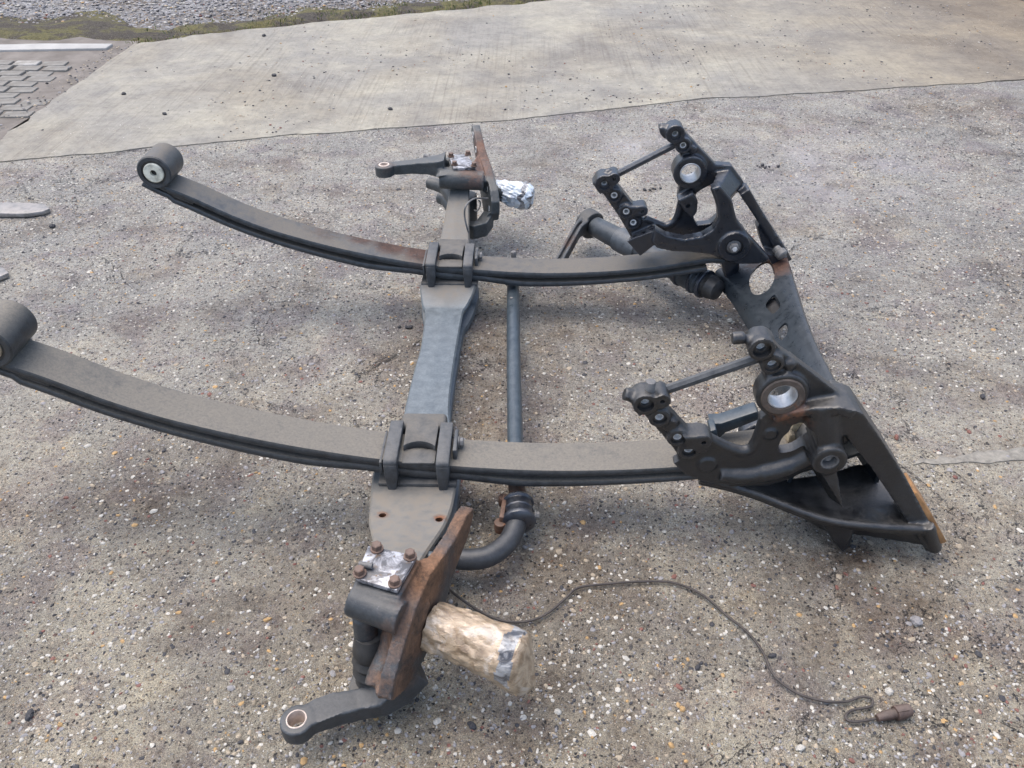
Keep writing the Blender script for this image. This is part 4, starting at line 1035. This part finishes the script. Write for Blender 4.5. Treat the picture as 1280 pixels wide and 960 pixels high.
def far_bracket():
    Yp = .46
    bm = bmesh.new()
    rows = [(0.444,0.45,0.407),(0.475,0.45,0.369),(0.513,0.45,0.32),(0.536,0.45,0.286)]
    armh = [(0.624,0.45,0.548),(0.65,0.45,0.515)]
    side = [(0.47,0.44,0.423),(0.557,0.44,0.325)]
    strip(bm, rows+[(0.559,0.45,0.252)], [.044, .048, .052, .055, .06], .445, .480)
    boss(bm, rows[0], .027, .425, .478); boss(bm, side[0], .017, .425, .478)
    prism(bm, [(0.44,0.45,0.431),(0.47,0.45,0.434),(0.483,0.45,0.411),(0.452,0.45,0.384)], .430, .475)
    for i in (1, 2, 3): boss(bm, rows[i], .0225, .437, .478)
    boss(bm, side[1], .017, .430, .478); prism(bm, [(0.516,0.44,0.337),(0.553,0.44,0.341),(0.567,0.44,0.31),(0.536,0.44,0.307)], .432, .475)
    boss(bm, armh[0], .026, .428, .478); boss(bm, armh[1], .022, .434, .478)
    for p_ in [(0.48,0.45,0.339),(0.68,0.45,0.501)]: boss(bm, p_, .010, .440, .47)
    a0 = armh[0]
    cyl(bm, (a0[0], .455, a0[2]+.01), (a0[0]-.040, .455, a0[2]+.012), .010, n=14); prism(bm, [(0.581,0.45,0.561),(0.597,0.45,0.564),(0.608,0.45,0.537),(0.598,0.45,0.531),(0.585,0.45,0.545)], .440, .475)
    prism(bm, [(0.41,0.45,0.407),(0.435,0.45,0.422),(0.446,0.45,0.381),(0.436,0.45,0.371)], .435, .475)
    cyl(bm, *[(q[0], .452, q[2]) for q in [(0.453,0.45,0.442),(0.455,0.45,0.422)]], .009, n=14)
    prism(bm, [(0.603,0.45,0.556),(0.615,0.45,0.568),(0.642,0.45,0.563),(0.658,0.45,0.542),(0.705,0.45,0.498),(0.75,0.45,0.456),(0.792,0.45,0.455),(0.834,0.45,0.407),(0.831,0.45,0.393),(0.807,0.45,0.353),(0.771,0.45,0.386),(0.742,0.45,0.395),(0.713,0.45,0.38),(0.664,0.45,0.394),(0.639,0.45,0.435),(0.653,0.45,0.478),(0.634,0.45,0.504),(0.611,0.45,0.531)], .450, .480)
    rc = [(0.678,0.45,0.44)][0]
    cyl(bm, (rc[0], .430, rc[2]), (rc[0], .482, rc[2]), .0465, n=40)
    prism(bm, [(0.657,0.45,0.4),(0.723,0.45,0.386),(0.708,0.45,0.374),(0.7,0.45,0.352),(0.709,0.45,0.297),(0.722,0.45,0.275),(0.758,0.45,0.28),(0.778,0.45,0.304),(0.799,0.45,0.279),(0.795,0.45,0.228),(0.75,0.45,0.215),(0.692,0.45,0.214),(0.632,0.45,0.227),(0.594,0.45,0.252),(0.58,0.45,0.277),(0.603,0.45,0.279),(0.627,0.45,0.27),(0.65,0.45,0.274),(0.66,0.45,0.294),(0.665,0.45,0.334),(0.656,0.45,0.358)], .448, .478)
    # curved rim on the lower window edge
    g = [(0.569,0.44,0.295),(0.602,0.44,0.281),(0.631,0.44,0.271),(0.653,0.44,0.283),(0.663,0.44,0.308),(0.667,0.44,0.351)]
    tube(bm, catmull([(p[0], .452, p[2]) for p in g], 4), .010, 12)
    # tab
    tb_ = [(0.65,0.42,0.366),(0.69,0.42,0.389),(0.707,0.42,0.366),(0.709,0.42,0.33),(0.698,0.42,0.311),(0.676,0.42,0.33)]
    prism(bm, tb_, .415, .455)
    # inboard arm, arching from the block at the left to the pin and up to the top corner
    arc = [(0.587,0.37,0.307),(0.621,0.37,0.285),(0.672,0.37,0.274),(0.721,0.37,0.284),(0.749,0.37,0.305),(0.757,0.37,0.336),(0.747,0.37,0.383),(0.733,0.37,0.412),(0.727,0.37,0.426),(0.749,0.37,0.434),(0.785,0.37,0.395),(0.808,0.37,0.336),(0.843,0.37,0.294),(0.883,0.37,0.254),(0.919,0.37,0.218),(0.915,0.37,0.205),(0.887,0.37,0.199),(0.842,0.37,0.198),(0.795,0.37,0.209),(0.752,0.37,0.228),(0.711,0.37,0.234),(0.643,0.37,0.237),(0.597,0.37,0.247),(0.583,0.37,0.267)]
    prism(bm, arc, .358, .392)
    g = [(0.598,0.36,0.272),(0.65,0.36,0.26),(0.707,0.36,0.258),(0.756,0.36,0.264)]
    tube(bm, catmull([(p[0], .372, p[2]) for p in g], 4), .015, 14)
    g = [(0.762,0.36,0.298),(0.776,0.36,0.335),(0.76,0.36,0.382),(0.739,0.36,0.425)]
    tube(bm, catmull([(p[0], .374, p[2]) for p in g], 4), .015, 14)
    pc = [(0.812,0.365,0.256)][0]
    cyl(bm, (pc[0], .350, pc[2]), (pc[0], .395, pc[2]), .044, n=36)
    # block at the lower left bridging plate and arm
    bl0 = [(0.512,0.37,0.263),(0.554,0.37,0.215),(0.601,0.37,0.261),(0.591,0.37,0.298)]
    bl1 = [(0.538,0.455,0.243),(0.578,0.455,0.191),(0.615,0.455,0.224),(0.601,0.455,0.275)]
    hull(bm, bl0+bl1)
    # corner block and bars down the right-hand side
    hull(bm, [(0.73,0.38,0.425),(0.754,0.38,0.431),(0.785,0.38,0.391),(0.756,0.38,0.396)]+[(0.761,0.47,0.439),(0.799,0.47,0.447),(0.84,0.47,0.399),(0.81,0.47,0.341)])
    b1 = [(0.833,0.455,0.39),(0.876,0.455,0.333),(0.929,0.455,0.265),(0.976,0.455,0.201),(0.993,0.455,0.175)]
    bar(bm, [(p[0], .445, p[2]) for p in b1], [.030, .026, .024, .030, .03], [.05, .045, .05, .07, .06])
    hull(bm, [(p[0], y_, p[2]) for p in [(0.887,0.44,0.285),(0.916,0.44,0.285),(0.973,0.44,0.215),(0.973,0.44,0.183),(0.942,0.44,0.179),(0.908,0.44,0.234)] for y_ in (.425, .465)])
    # bridge under the pin to the crossmember
    hull(bm, [(.915, .385, .22), (.915, .46, .22), (.955, .39, .16), (.975, .46, .16), (.985, .40, .20), (.985, .46, .20)])
    hull(bm, [(.79, .40, .20), (.79, .46, .20), (.85, .40, .19), (.85, .46, .19), (.815, .40, .13), (.815, .46, .13), (.86, .42, .12), (.86, .46, .12)])
    cuts = [hole(p, .0085, .38, .52) for p in rows+armh]+[hole(p, .005, .38, .52) for p in side]
    cuts.append(hole(rc, .0285, .38, .52))
    for p, d_ in [(rows[0], .432)]+[(q, .442) for q in rows[1:]]+[(armh[0], .434), (armh[1], .440)]: cuts.append(hole(p, .0155, .40, d_))
    cuts.append(hole(pc, .026, .30, .356))
    tc = [(0.681,0.415,0.35)][0]; cuts.append(hole(tc, .007, .40, .43))
    for q in [(0.539,0.405,0.249),(0.562,0.405,0.265),(0.584,0.405,0.283)]:
        cuts.append(hole2(Vector(q)+V(0, -.012, .022), Vector(q)-V(0, -.008, .014), .0065))
    br = cast('front_bracket', bm, M['black'], AX, voxel=.0034, smooth=2, cuts=cuts, sharp=38)
    tag(br, 'clean black cast bracket on the far side with a curved inner arm')
    for p in rows+armh:
        b = bmesh.new(); ring(b, (p[0], .441, p[2]), (p[0], .474, p[2]), .0092, .0060, 20); obj('sleeve', b, M['bare'], br)  # added bright lining paints the glint inside each hole
        b = bmesh.new(); cyl(b, (p[0], .462, p[2]), (p[0], .474, p[2]), .0062, n=16); obj('bolt_end', b, M['bare'], br)
    b = bmesh.new(); ring(b, (rc[0], .428, rc[2]), (rc[0], .483, rc[2]), .0288, .0258, 36, .001); obj('ring_liner', b, M['liner'], br)
    b = bmesh.new(); hexbolt(b, (pc[0], .356, pc[2]), (0, -1, 0), .0145, .016, 1.35); obj('pivot_bolt', b, M['bolt_grey'], br, bevel=.001)
    b = bmesh.new(); hexbolt(b, (pc[0], .340, pc[2]), (0, -1, 0), .0075, .002, 0); obj('bolt_socket', b, M['bare'], br)
    b = bmesh.new(); cyl(b, *[(q[0], .452, q[2]) for q in [(0.481,0.45,0.427),(0.63,0.45,0.512)]], .0095, n=8, rot=.39); obj('tie_rod', b, M['black'], br)
    b = bmesh.new(); q = [(0.951,0.4,0.217)][0]; lathe(b, (q[0]-.006, .40, q[2]+.012), (.5, -.7, -.35), [(0, .012), (.012, .013), (.016, .017), (.03, .017), (.034, .012)], 16); obj('bolt', b, M['bolt_grey'], br)
    b = bmesh.new()
    for (x_, z_) in [(t[0], t[2]) for t in [(0.536,0.38,0.254),(0.559,0.38,0.269),(0.579,0.38,0.288)]]:
        cyl(b, (x_, .395, z_+.0), (x_, .395, z_+.0), .006) if False else None
    b.free()
    return br
far_bracket()

# --- steering knuckles
def near_knuckle():
    bm = bmesh.new()
    PC = [(-.031, -.800, .285), (.053, -.820, .285), (.029, -.892, .285), (-.041, -.869, .285)]
    c = sum((Vector(q) for q in PC), Vector())/4
    top = [Vector(q)+(Vector(q)-c).normalized()*.006 for q in PC]
    hull(bm, [q+V(0, 0, -.004) for q in top]+[q+V(0, 0, -.07) for q in top])
    cA, cB = [(-0.049,-0.877,0.25)][0], [(0.036,-0.91,0.25)][0]
    cyl(bm, (cA[0], cA[1], .252), (cB[0], cB[1], .248), .028, n=28)
    sd = Vector((.31, .95, 0)).normalized(); nd = Vector((.95, -.31, 0)).normalized(); C = Vector((.056, -.862, 0))
    def fl(s, z, n=0.0): return C+sd*s+nd*n+Vector((0, 0, z))
    ol = [(.222, .238), (.216, .214), (.193, .192), (.142, .178), (.105, .160), (.06, .125), (.0, .108), (-.06, .112), (-.10, .125), (-.135, .150), (-.145, .165), (-.125, .195), (-.08, .228), (-.03, .258), (.03, .270), (.085, .256), (.14, .246), (.19, .250)]
    prismv(bm, [fl(s, z, -.012) for s, z in ol], nd*.024)
    # webs joining yoke and flange
    hull(bm, [fl(.075, .250, -.02), fl(-.06, .225, -.02), fl(-.05, .14, -.02), fl(.06, .15, -.02), (.045, -.822, .279), (.025, -.885, .279), (.04, -.83, .18), (.0, -.88, .18), fl(.07, .250, .005), fl(-.05, .235, .005)])
    hull(bm, [(-0.017,-0.948,0.15)]+[(-0.003,-0.971,0.13)]+[(0.005,-0.922,0.175)]+[(-0.022,-0.947,0.12)]+[fl(-.142, .16, .0), fl(-.12, .19, .0), fl(-.12, .14, 0)])
    hull(bm, [(0.017,-0.904,0.2)]+[(0.005,-0.922,0.175)]+[(0.016,-0.938,0.17)]+[fl(-.08, .222, .0), fl(-.12, .19, .0), fl(-.03, .25, 0), fl(-.06, .15, 0)])
    hull(bm, [(0.022,-0.881,0.225),(0.036,-0.845,0.225),(0.077,-0.86,0.225)]+[(0.011,-0.911,0.2),(0.047,-0.901,0.2),(0.061,-0.881,0.2)]+[(0.019,-0.902,0.16),(0.008,-0.912,0.16),(0.044,-0.902,0.16),(0.056,-0.892,0.16)]+[fl(-.05, .235, -.01), fl(-.10, .205, -.01)])
    hull(bm, [(0.034,-0.881,0.27),(0.047,-0.856,0.27)]+[(0.028,-0.902,0.24),(0.061,-0.857,0.24),(0.076,-0.841,0.24)]+[(0.026,-0.869,0.19),(0.058,-0.854,0.19)])
    # lug end coming down at the lower left
    lg = [(0.017,-0.887,0.18)]+[(0.009,-0.915,0.165)]+[(-0.006,-0.948,0.15)]+[(-0.01,-0.964,0.14)]
    tube(bm, lg, [.024, .020, .019, .019], 16)
    hull(bm, [fl(-.14, .16, -.02), fl(-.13, .13, -.02), fl(-.09, .11, -.02), fl(-.06, .18, -.04), fl(-.13, .15, .01), fl(-.08, .12, .01)])
    cyl(bm, (.030, -.878, .10), (.030, -.878, .17), .030, n=24)
    # lower arm with its bored eye
    ar = [(-.141, -.985, .062), (-.112, -.968, .062), (-.085, -.955, .060), (-.050, -.945, .058), (-.015, -.940, .062), (.020, -.925, .080), (.05, -.90, .10)]
    bar(bm, ar, [.030, .032, .034, .036, .042, .05, .05], [.040, .046, .046, .042, .044, .045, .045], side=(.42, -.9, 0))
    cyl(bm, (-.143, -.986, .045), (-.143, -.986, .079), .028, n=32)
    # lower yoke and boss under the beam end
    cyl(bm, (-.002, -.885, .03), (-.002, -.885, .14), .042, n=28)
    cyl(bm, (-.035, -.895, .12), (-.032, -.885, .22), .020, n=20)
    # spindle
    S0 = Vector((.085, -.868, .165)); S1 = Vector((.225, -.918, .150))
    cyl(bm, S0, S1, .030, .022, n=28)
    cuts = [hole2((-.143, -.986, .03), (-.143, -.986, .10), .0155)]
    kn = cast('steering_knuckle', bm, M['knuckle_n'], AX, voxel=.0032, smooth=3, cuts=cuts, sharp=42)
    tag(kn, 'rusty near knuckle with a flaking cover plate and low arm')
    bm = bmesh.new(); ring(bm, (-.143, -.986, .044), (-.143, -.986, .0800), .0172, .0150, 32, .0008); obj('eye_sleeve', bm, M['sleeve_tan'], kn)
    bm = bmesh.new(); prismv(bm, PC, (0, 0, .009)); cp = obj('cover_plate', bm, M['plate'], kn, bevel=.0015)
    for q in [(-0.015,-0.808,0.298),(0.042,-0.823,0.298),(0.024,-0.879,0.298),(-0.035,-0.86,0.298)]:
        bm = bmesh.new(); hexbolt(bm, (q[0], q[1], .2945), (0, 0, 1), .0085, .013, 1.3); obj('bolt', bm, M['bolt'], kn)
    q = [(-0.028,-0.847,0.3)][0]
    bm = bmesh.new(); cyl(bm, (q[0]-.010, q[1]+.002, .300), (q[0]+.012, q[1]-.002, .300), .005); obj('grease_nipple', bm, M['bolt_grey'], kn)
    bm = bmesh.new(); lathe(bm, (-.030, -.902, .06), (.02, .1, 1), [(0, .018), (.01, .031), (.022, .027), (.034, .034), (.046, .028), (.058, .033), (.070, .027), (.082, .031), (.12, .024)], 28); obj('boot', bm, M['rubber'], kn)
    bm = bmesh.new(); hull(bm, [(-0.067,-0.847,0.05),(-0.028,-0.851,0.05),(-0.026,-0.882,0.05),(-0.073,-0.927,0.05),(-0.073,-0.902,0.05)]+[(-0.072,-0.833,0.03),(-0.032,-0.838,0.03),(-0.03,-0.869,0.03),(-0.078,-0.914,0.03),(-0.078,-0.89,0.03)]); obj('stop_plate', bm, M['beam_dusty'], kn, bevel=.004)
    bm = bmesh.new(); cyl(bm, (.02, -.70, .16), (.10, -.715, .16), .011, n=16); obj('spigot', bm, M['bar'], kn)
    return kn

def hole2(a, b, r):
    x = bmesh.new(); cyl(x, a, b, r, n=32); return x
near_knuckle()

def far_knuckle():
    bm = bmesh.new()
    PC = [(-0.034,0.919,0.298),(0.028,0.925,0.298),(0.063,0.814,0.298),(-0.008,0.799,0.298)]
    c = sum((Vector(q) for q in PC), Vector())/4
    top = [Vector(q)+(Vector(q)-c).normalized()*.008 for q in PC]
    hull(bm, [q+V(0, 0, -.011) for q in top]+[q+V(0, 0, -.07) for q in top])
    # barrel across the front of the yoke
    a = [(-0.051,0.8,0.265)][0]; b = [(0.089,0.802,0.265)][0]
    cyl(bm, (a[0]-.004, a[1], .262), (b[0], b[1], .255), .031, n=28)
    # steering arm reaching left
    ar = [(-0.234,0.815,0.285),(-0.201,0.831,0.285),(-0.148,0.844,0.285),(-0.098,0.852,0.285),(-0.065,0.853,0.285),(-0.041,0.865,0.285)]
    bar(bm, ar, [.034, .032, .036, .042, .052, .06], [.046, .040, .042, .050, .065, .08], side=(0, 1, 0))
    e = ar[0]; cyl(bm, (e[0], e[1], .268), (e[0], e[1], .303), .030, n=32)
    bk = [(-0.077,0.949,0.28),(-0.048,0.974,0.28),(-0.035,0.893,0.28),(-0.062,0.885,0.28)]
    hull(bm, [V(*q) for q in bk]+[V(q[0], q[1], .23) for q in bk])
    hull(bm, [V(*q) for q in [(-0.057,0.834,0.285),(-0.021,0.842,0.285),(-0.006,0.789,0.285),(-0.062,0.759,0.285)]]+[V(*q) for q in [(-0.07,0.956,0.235),(-0.033,0.965,0.235),(-0.017,0.91,0.235),(-0.076,0.877,0.235)]])
    # flange
    sd = Vector((-.236, .972, 0)); nd = Vector((.972, .236, 0)); C = Vector((.098, .870, 0))
    def fl(s, z, n=0.0): return C+sd*s+nd*n+Vector((0, 0, z))
    ol = [(.225, .325), (.205, .345), (.175, .335), (.12, .300), (.06, .285), (0, .275), (-.05, .258), (-.10, .235), (-.125, .205), (-.125, .165), (-.10, .130), (-.05, .105), (.02, .10), (.08, .15), (.13, .22), (.19, .285)]
    prismv(bm, [fl(s, z, -.012) for s, z in ol], nd*.028)
    hull(bm, [fl(.10, .285, -.012), fl(-.06, .250, -.012), fl(-.05, .20, -.012), (.045, .84, .283), (.03, .79, .27), (.055, .86, .22)])
    # lower lip curling under the beam
    lip = [(.105, .775, .135), (.085, .745, .118), (.06, .735, .112), (.03, .75, .105)]
    bar(bm, lip, [.04, .045, .04, .03], [.05, .05, .05, .05], side=(0, 0, 1))
    hull(bm, [fl(-.06, .12, -.02), fl(-.12, .17, -.02), fl(-.11, .15, .012), fl(-.04, .11, .012), (.095, .76, .10), (.10, .78, .15), (.075, .77, .10)])
    # lower yoke
    cyl(bm, (.02, .885, .05), (.02, .885, .17), .040, n=28)
    lw = [(-0.115,0.983,0.17),(-0.088,0.968,0.17),(-0.05,0.938,0.17)]
    tube(bm, lw+[(-.01, .86, .16)], [.020, .022, .024, .03], 14)
    st = [(-0.08,1.018,0.1),(-0.055,0.995,0.1)]
    tube(bm, st+[(.01, .87, .08)], [.024, .024, .028], 14)
    S0 = Vector((.11, .885, .185)); S1 = Vector((.225, .870, .178))
    cyl(bm, S0, S1, .028, .022, n=24)
    cuts = [hole2((e[0], e[1], .25), (e[0], e[1], .32), .0140)]
    for s, z in ((.185, .318), (.135, .285), (-.055, .225), (-.085, .165)): cuts.append(hole2(fl(s, z, -.03), fl(s, z, .04), .0085))
    kn = cast('steering_knuckle', bm, M['knuckle_f'], AX, voxel=.0032, smooth=3, cuts=cuts, sharp=42)
    tag(kn, 'far knuckle with its long steering arm pointing left')
    for s, z in ((.185, .318), (.135, .285), (-.055, .225), (-.085, .165)):
        bm = bmesh.new(); ring(bm, fl(s, z, -.0135), fl(s, z, -.005), .011, .0088, 24); obj('hole_rim', bm, M['bare'], kn)
    bm = bmesh.new(); ring(bm, (e[0], e[1], .270), (e[0], e[1], .3045), .0175, .0130, 32, .0008); obj('eye_sleeve', bm, M['sleeve_tan'], kn)
    bm = bmesh.new(); prismv(bm, [V(*q)+V(0, 0, -.010) for q in PC], (0, 0, .010)); obj('cover_plate', bm, M['plate'], kn, bevel=.0015)
    for q in [(-0.023,0.899,0.3),(0.032,0.917,0.3),(0.058,0.819,0.3),(-0.006,0.827,0.3)]:
        bm = bmesh.new(); hexbolt(bm, (q[0], q[1], .2985), (0, 0, 1), .0085, .013, 1.3); obj('bolt', bm, M['bolt'], kn)
    bm = bmesh.new(); hexbolt(bm, [(-0.102,0.938,0.275)][0], (-1, .1, .25), .011, .02); tube(bm, [(-0.102,0.924,0.28),(-0.075,0.937,0.28)], .009, 10); obj('stop_screw', bm, M['bolt_grey'], kn)
    bm = bmesh.new(); w = [(0.105,0.768,0.21),(0.079,0.768,0.21)]+[(0.066,0.688,0.245),(0.05,0.664,0.245)]+[(0.039,0.634,0.24)]+[(0.035,0.641,0.21)]+[(0.039,0.639,0.18)]+[(0.045,0.645,0.15)]
    tube(bm, catmull(w, 6), .0028, 8); obj('sensor_wire', bm, M['bolt_grey'], kn)
    bm = bmesh.new(); w = [(0.069,0.839,0.17),(0.075,0.821,0.17),(0.074,0.781,0.17),(0.066,0.756,0.17),(0.058,0.764,0.17)]; tube(bm, catmull(w, 6), .0025, 8); obj('wire_loop', bm, M['bolt_grey'], kn)
    return kn
far_knuckle()

# ------------------------------------------------------------------ wraps round the two spindles
def wrap(name, p0, p1, prof, mat, amp, seed, flap=None, n=72, stripe=None):
    p0, p1 = Vector(p0), Vector(p1); d, u, v = frame(p1-p0); L = (p1-p0).length
    bm = bmesh.new(); K = 46; rings = []
    xs = [a for a, b in prof]; rsx = [b for a, b in prof]
    for i in range(K+1):
        t = i/K; r0 = float(np.interp(t, xs, rsx)); row = []
        for k in range(n):
            a = 2*math.pi*k/n
            w = Vector((math.cos(a)*1.3, math.sin(a)*1.3, t*3.2+seed))
            q1 = Vector((math.cos(a)*1.9+t*.8, math.sin(a)*1.9, t*4.2+seed+math.cos(a)*.9))
            dd = noise.voronoi(q1)[0]; d2 = noise.voronoi(q1*2.1+Vector((3, 1, 0)))[0]
            rr = r0+amp*((dd[1]-dd[0])*1.5-.6+noise.noise(w*.9)*.9)+amp*.45*((d2[1]-d2[0])*1.4-.5)
            rr = max(rr, .002)
            pos = p0+d*(t*L+noise.noise(w*2)*amp*.8)+(u*math.cos(a)+v*math.sin(a))*rr
            if flap: pos += Vector(flap)*max(0, (t-.45)/.55)**1.4*max(0, -math.sin(a) if abs(v.z) > .5 else 0)*1.0
            pos.z = max(pos.z, .004)
            row.append(bm.verts.new(pos))
        rings.append(row)
    for i, (a, b) in enumerate(zip(rings, rings[1:])):
        for k in range(n):
            f = bm.faces.new((a[k], a[(k+1) % n], b[(k+1) % n], b[k]))
            if stripe: f.material_index = stripe(i/K, 2*math.pi*k/n)
    bm.faces.new(rings[0][::-1]); bm.faces.new(rings[-1])
    return obj(name, bm, mat, smooth=28)
def st1(t, a):
    q = t+noise.noise(Vector((math.cos(a)*1.5, math.sin(a)*1.5, 2)))*.05
    return 1 if .76 < q < .90 and math.sin(a) > -.25 else 0
w1 = wrap('paper_wrap', (.072, -.858, .160), (.236, -.917, .148), [(0, .042), (.1, .044), (.4, .045), (.75, .048), (.92, .047), (.97, .038), (1, .020)], M['paper'], .0040, 1.0, (.015, -.010, -.035), stripe=st1)
w1.data.materials.append(M['film_black'])
tag(w1, 'crumpled brown tape and paper wrapped round the near wheel spindle', 'wrapping', 'wrappings on the spindles')
def st2(t, a):
    q = t+noise.noise(Vector((math.cos(a)*2, math.sin(a)*2, 6)))*.10
    return 1 if (.66 < q < .80) or (q > .93) or (q < .5 and math.sin(a) < -.55 and math.cos(a*3+t*9) > .2) else 0
w2 = wrap('plastic_wrap', (.122, .895, .185), (.252, .865, .170), [(0, .034), (.2, .036), (.45, .041), (.7, .048), (.85, .046), (.95, .036), (1, .022)], M['film'], .0065, 5.0, stripe=st2)
w2.data.materials.append(M['film_black'])
tag(w2, 'white plastic film with black print wrapped round the far wheel spindle', 'wrapping', 'wrappings on the spindles')

# ------------------------------------------------------------------ loose cable with its plug
cb = empty('sensor_cable', (.12, -.70, 0))
tag(cb, 'thin dark cable trailing over the apron to a burnt looking plug', 'cable')
path_ = [(.095, -.745, .12)]+[(0.087,-0.695,0.05)]+[(0.125,-0.697,0.008),(0.18,-0.729,0.008),(0.23,-0.734,0.008),(0.273,-0.716,0.008),(0.311,-0.679,0.008),(0.339,-0.65,0.008),(0.396,-0.639,0.008),(0.457,-0.632,0.008),(0.533,-0.633,0.008),(0.589,-0.664,0.008),(0.625,-0.71,0.008),(0.66,-0.752,0.008),(0.679,-0.797,0.008),(0.688,-0.844,0.008),(0.72,-0.878,0.008),(0.763,-0.893,0.008),(0.802,-0.894,0.008),(0.832,-0.884,0.008),(0.85,-0.887,0.008),(0.847,-0.899,0.008),(0.839,-0.904,0.008),(0.807,-0.911,0.008),(0.793,-0.924,0.008),(0.803,-0.932,0.008),(0.838,-0.927,0.008),(0.866,-0.919,0.008)]
bm = bmesh.new(); tube(bm, catmull(path_, 6), .0025, 10)
for v in bm.verts: v.co -= Vector(cb.location)
c_ = obj('sheath', bm, M['cable'], cb)
pl = [(0.845,-0.927,0.012),(0.858,-0.923,0.012),(0.87,-0.92,0.012),(0.879,-0.918,0.012),(0.88,-0.918,0.012),(0.891,-0.915,0.012),(0.908,-0.91,0.012)]
bm = bmesh.new(); tube(bm, pl, [.006, .008, .009, .009, .013, .013, .011], 14)
box(bm, (pl[4][0]+.01, pl[4][1]+.002, .018), (.022, .010, .014), .2)
for v in bm.verts: v.co -= Vector(cb.location)
obj('plug', bm, steel('plug_brown', (.055, .032, .025), dust=.4, rust=.2, rough=.6), cb, bevel=.001)

# ------------------------------------------------------------------ fork tines at the left edge
def tine(xt, yc, w, lab):
    t = empty('fork_tine', (xt, yc, 0))
    bm = bmesh.new(); L = 1.15
    P = [(-L, w/2), (-.09, w/2), (-.035, w/2-.012), (-.008, w/2-.04), (0, -.0), (-.015, -w/2+.022), (-.06, -w/2+.004), (-.10, -w/2), (-L, -w/2)]
    lo = [bm.verts.new((x, y, .003)) for x, y in P]; up = [bm.verts.new((x, y, .020 if x > -.2 else .035)) for x, y in P]
    n = len(P)
    for i in range(n): bm.faces.new((lo[i], lo[(i+1) % n], up[(i+1) % n], up[i]))
    bm.faces.new(up); bm.faces.new(lo[::-1])
    obj('blade', bm, M['tine'], t, bevel=.004)
    bm = bmesh.new(); box(bm, (-L-.02, 0, .25), (.045, w, .50)); obj('shank', bm, M['tine'], t, bevel=.004)
    tag(t, lab, 'fork tine', 'fork tines entering from the left edge')
tine(-1.545, 1.075, .095, 'longer pale steel fork tine at the left edge, level with the far spring eye')
tine(-1.452, .590, .095, 'pale steel fork tine of which only the tip shows above the near spring eye')

# ------------------------------------------------------------------ single stones and scraps one can point at
def stone(x, y, r, mi, lab, cat='stone', name='stone', flat=.6, z=None, seed=1):
    bm = bmesh.new(); rnd = random.Random(seed)
    rock_into(bm, (0, 0, 0), r, rnd, flat, 3)
    o = obj(name, bm, STONE[mi], smooth=60); o.location = (x, y, r*flat*.75 if z is None else z)
    tag(o, lab, cat)
#STONES
for i, (q, r, mi, lab) in enumerate([
    ([(-0.635,-0.942,0)][0], .0085, 2, 'black pebble by the lower left corner'),
    ([(0.553,-0.825,0)][0], .0065, 2, 'small black pebble below the bend of the trailing cable'),
    ([(0.696,-0.798,0)][0], .0065, 2, 'dark stone touching the right side of the cable'),
    ([(0.888,-0.87,0)][0], .0085, 0, 'white stone just above the cable plug'),
    ([(1.439,0.005,0)][0], .0090, 2, 'black stone on the apron at the right edge above the cement strip'),
    ([(-1.486,0.957,0)][0], .0110, 2, 'black stone below the tip of the longer fork tine'),
    ([(1.152,-0.165,0)][0], .008, 4, 'brick red pebble left of the cement strip'),
    ([(-0.027,-0.937,0)][0], .006, 5, 'yellow ochre pebble right of the bored arm eye'),
    ([(0.843,0.366,0)][0], .010, 0, 'white stone right of the near bracket tie rod'),
    ([(0.994,-0.716,0)][0], .012, 1, 'grey shell shaped chip at the lower right'),
    ([(0.701,-0.979,0)][0], .0075, 0, 'white chip at the bottom edge right of centre'),
    ([(0.142,-0.948,0)][0], .008, 2, 'dark flat stone at the bottom below the paper wrap'),
    ]):
    stone(q[0], q[1], r, mi, lab, seed=20+i)
for i, (q, r) in enumerate([([(-1.401,3.587,0.004)][0], .014), ([(-1.133,2.77,0.004)][0], .016), ([(-1.819,2.447,0.004)][0], .013), ([(-0.435,2.241,0.004)][0], .013), ([(-1.505,2.153,0.004)][0], .012)]):
    lab = ['black lump on the slab nearest the grass verge', 'black lump on the slab in line with the far spring eye', 'black lump near the left end of the slab',
           'black lump on the slab just above the joint left of the far knuckle', 'black lump on the slab a little right of the left end'][i]
    stone(q[0], q[1], r, 2, lab, seed=60+i, z=.008)
def clump(q, n, s, lab):
    bm = bmesh.new(); r = random.Random(int(abs(q[0])*1000))
    for i in range(n): rock_into(bm, (r.gauss(0, s), r.gauss(0, s*.45), .004), r.uniform(.004, .009), r, .7, 1)
    o = obj('soil_clump', bm, STONE[2], smooth=0); o.location = (q[0], q[1], 0); tag(o, lab, kind='stuff')
clump([(1.218,1.564,0)][0], 9, .022, 'dark crumbled clump right of the far bracket ring')
clump([(0.714,1.32,0)][0], 9, .020, 'dark crumbled clump seen through the far bracket frame')
clump([(-0.127,0.314,0)][0], 6, .012, 'dark crumbs left of the axle beam')
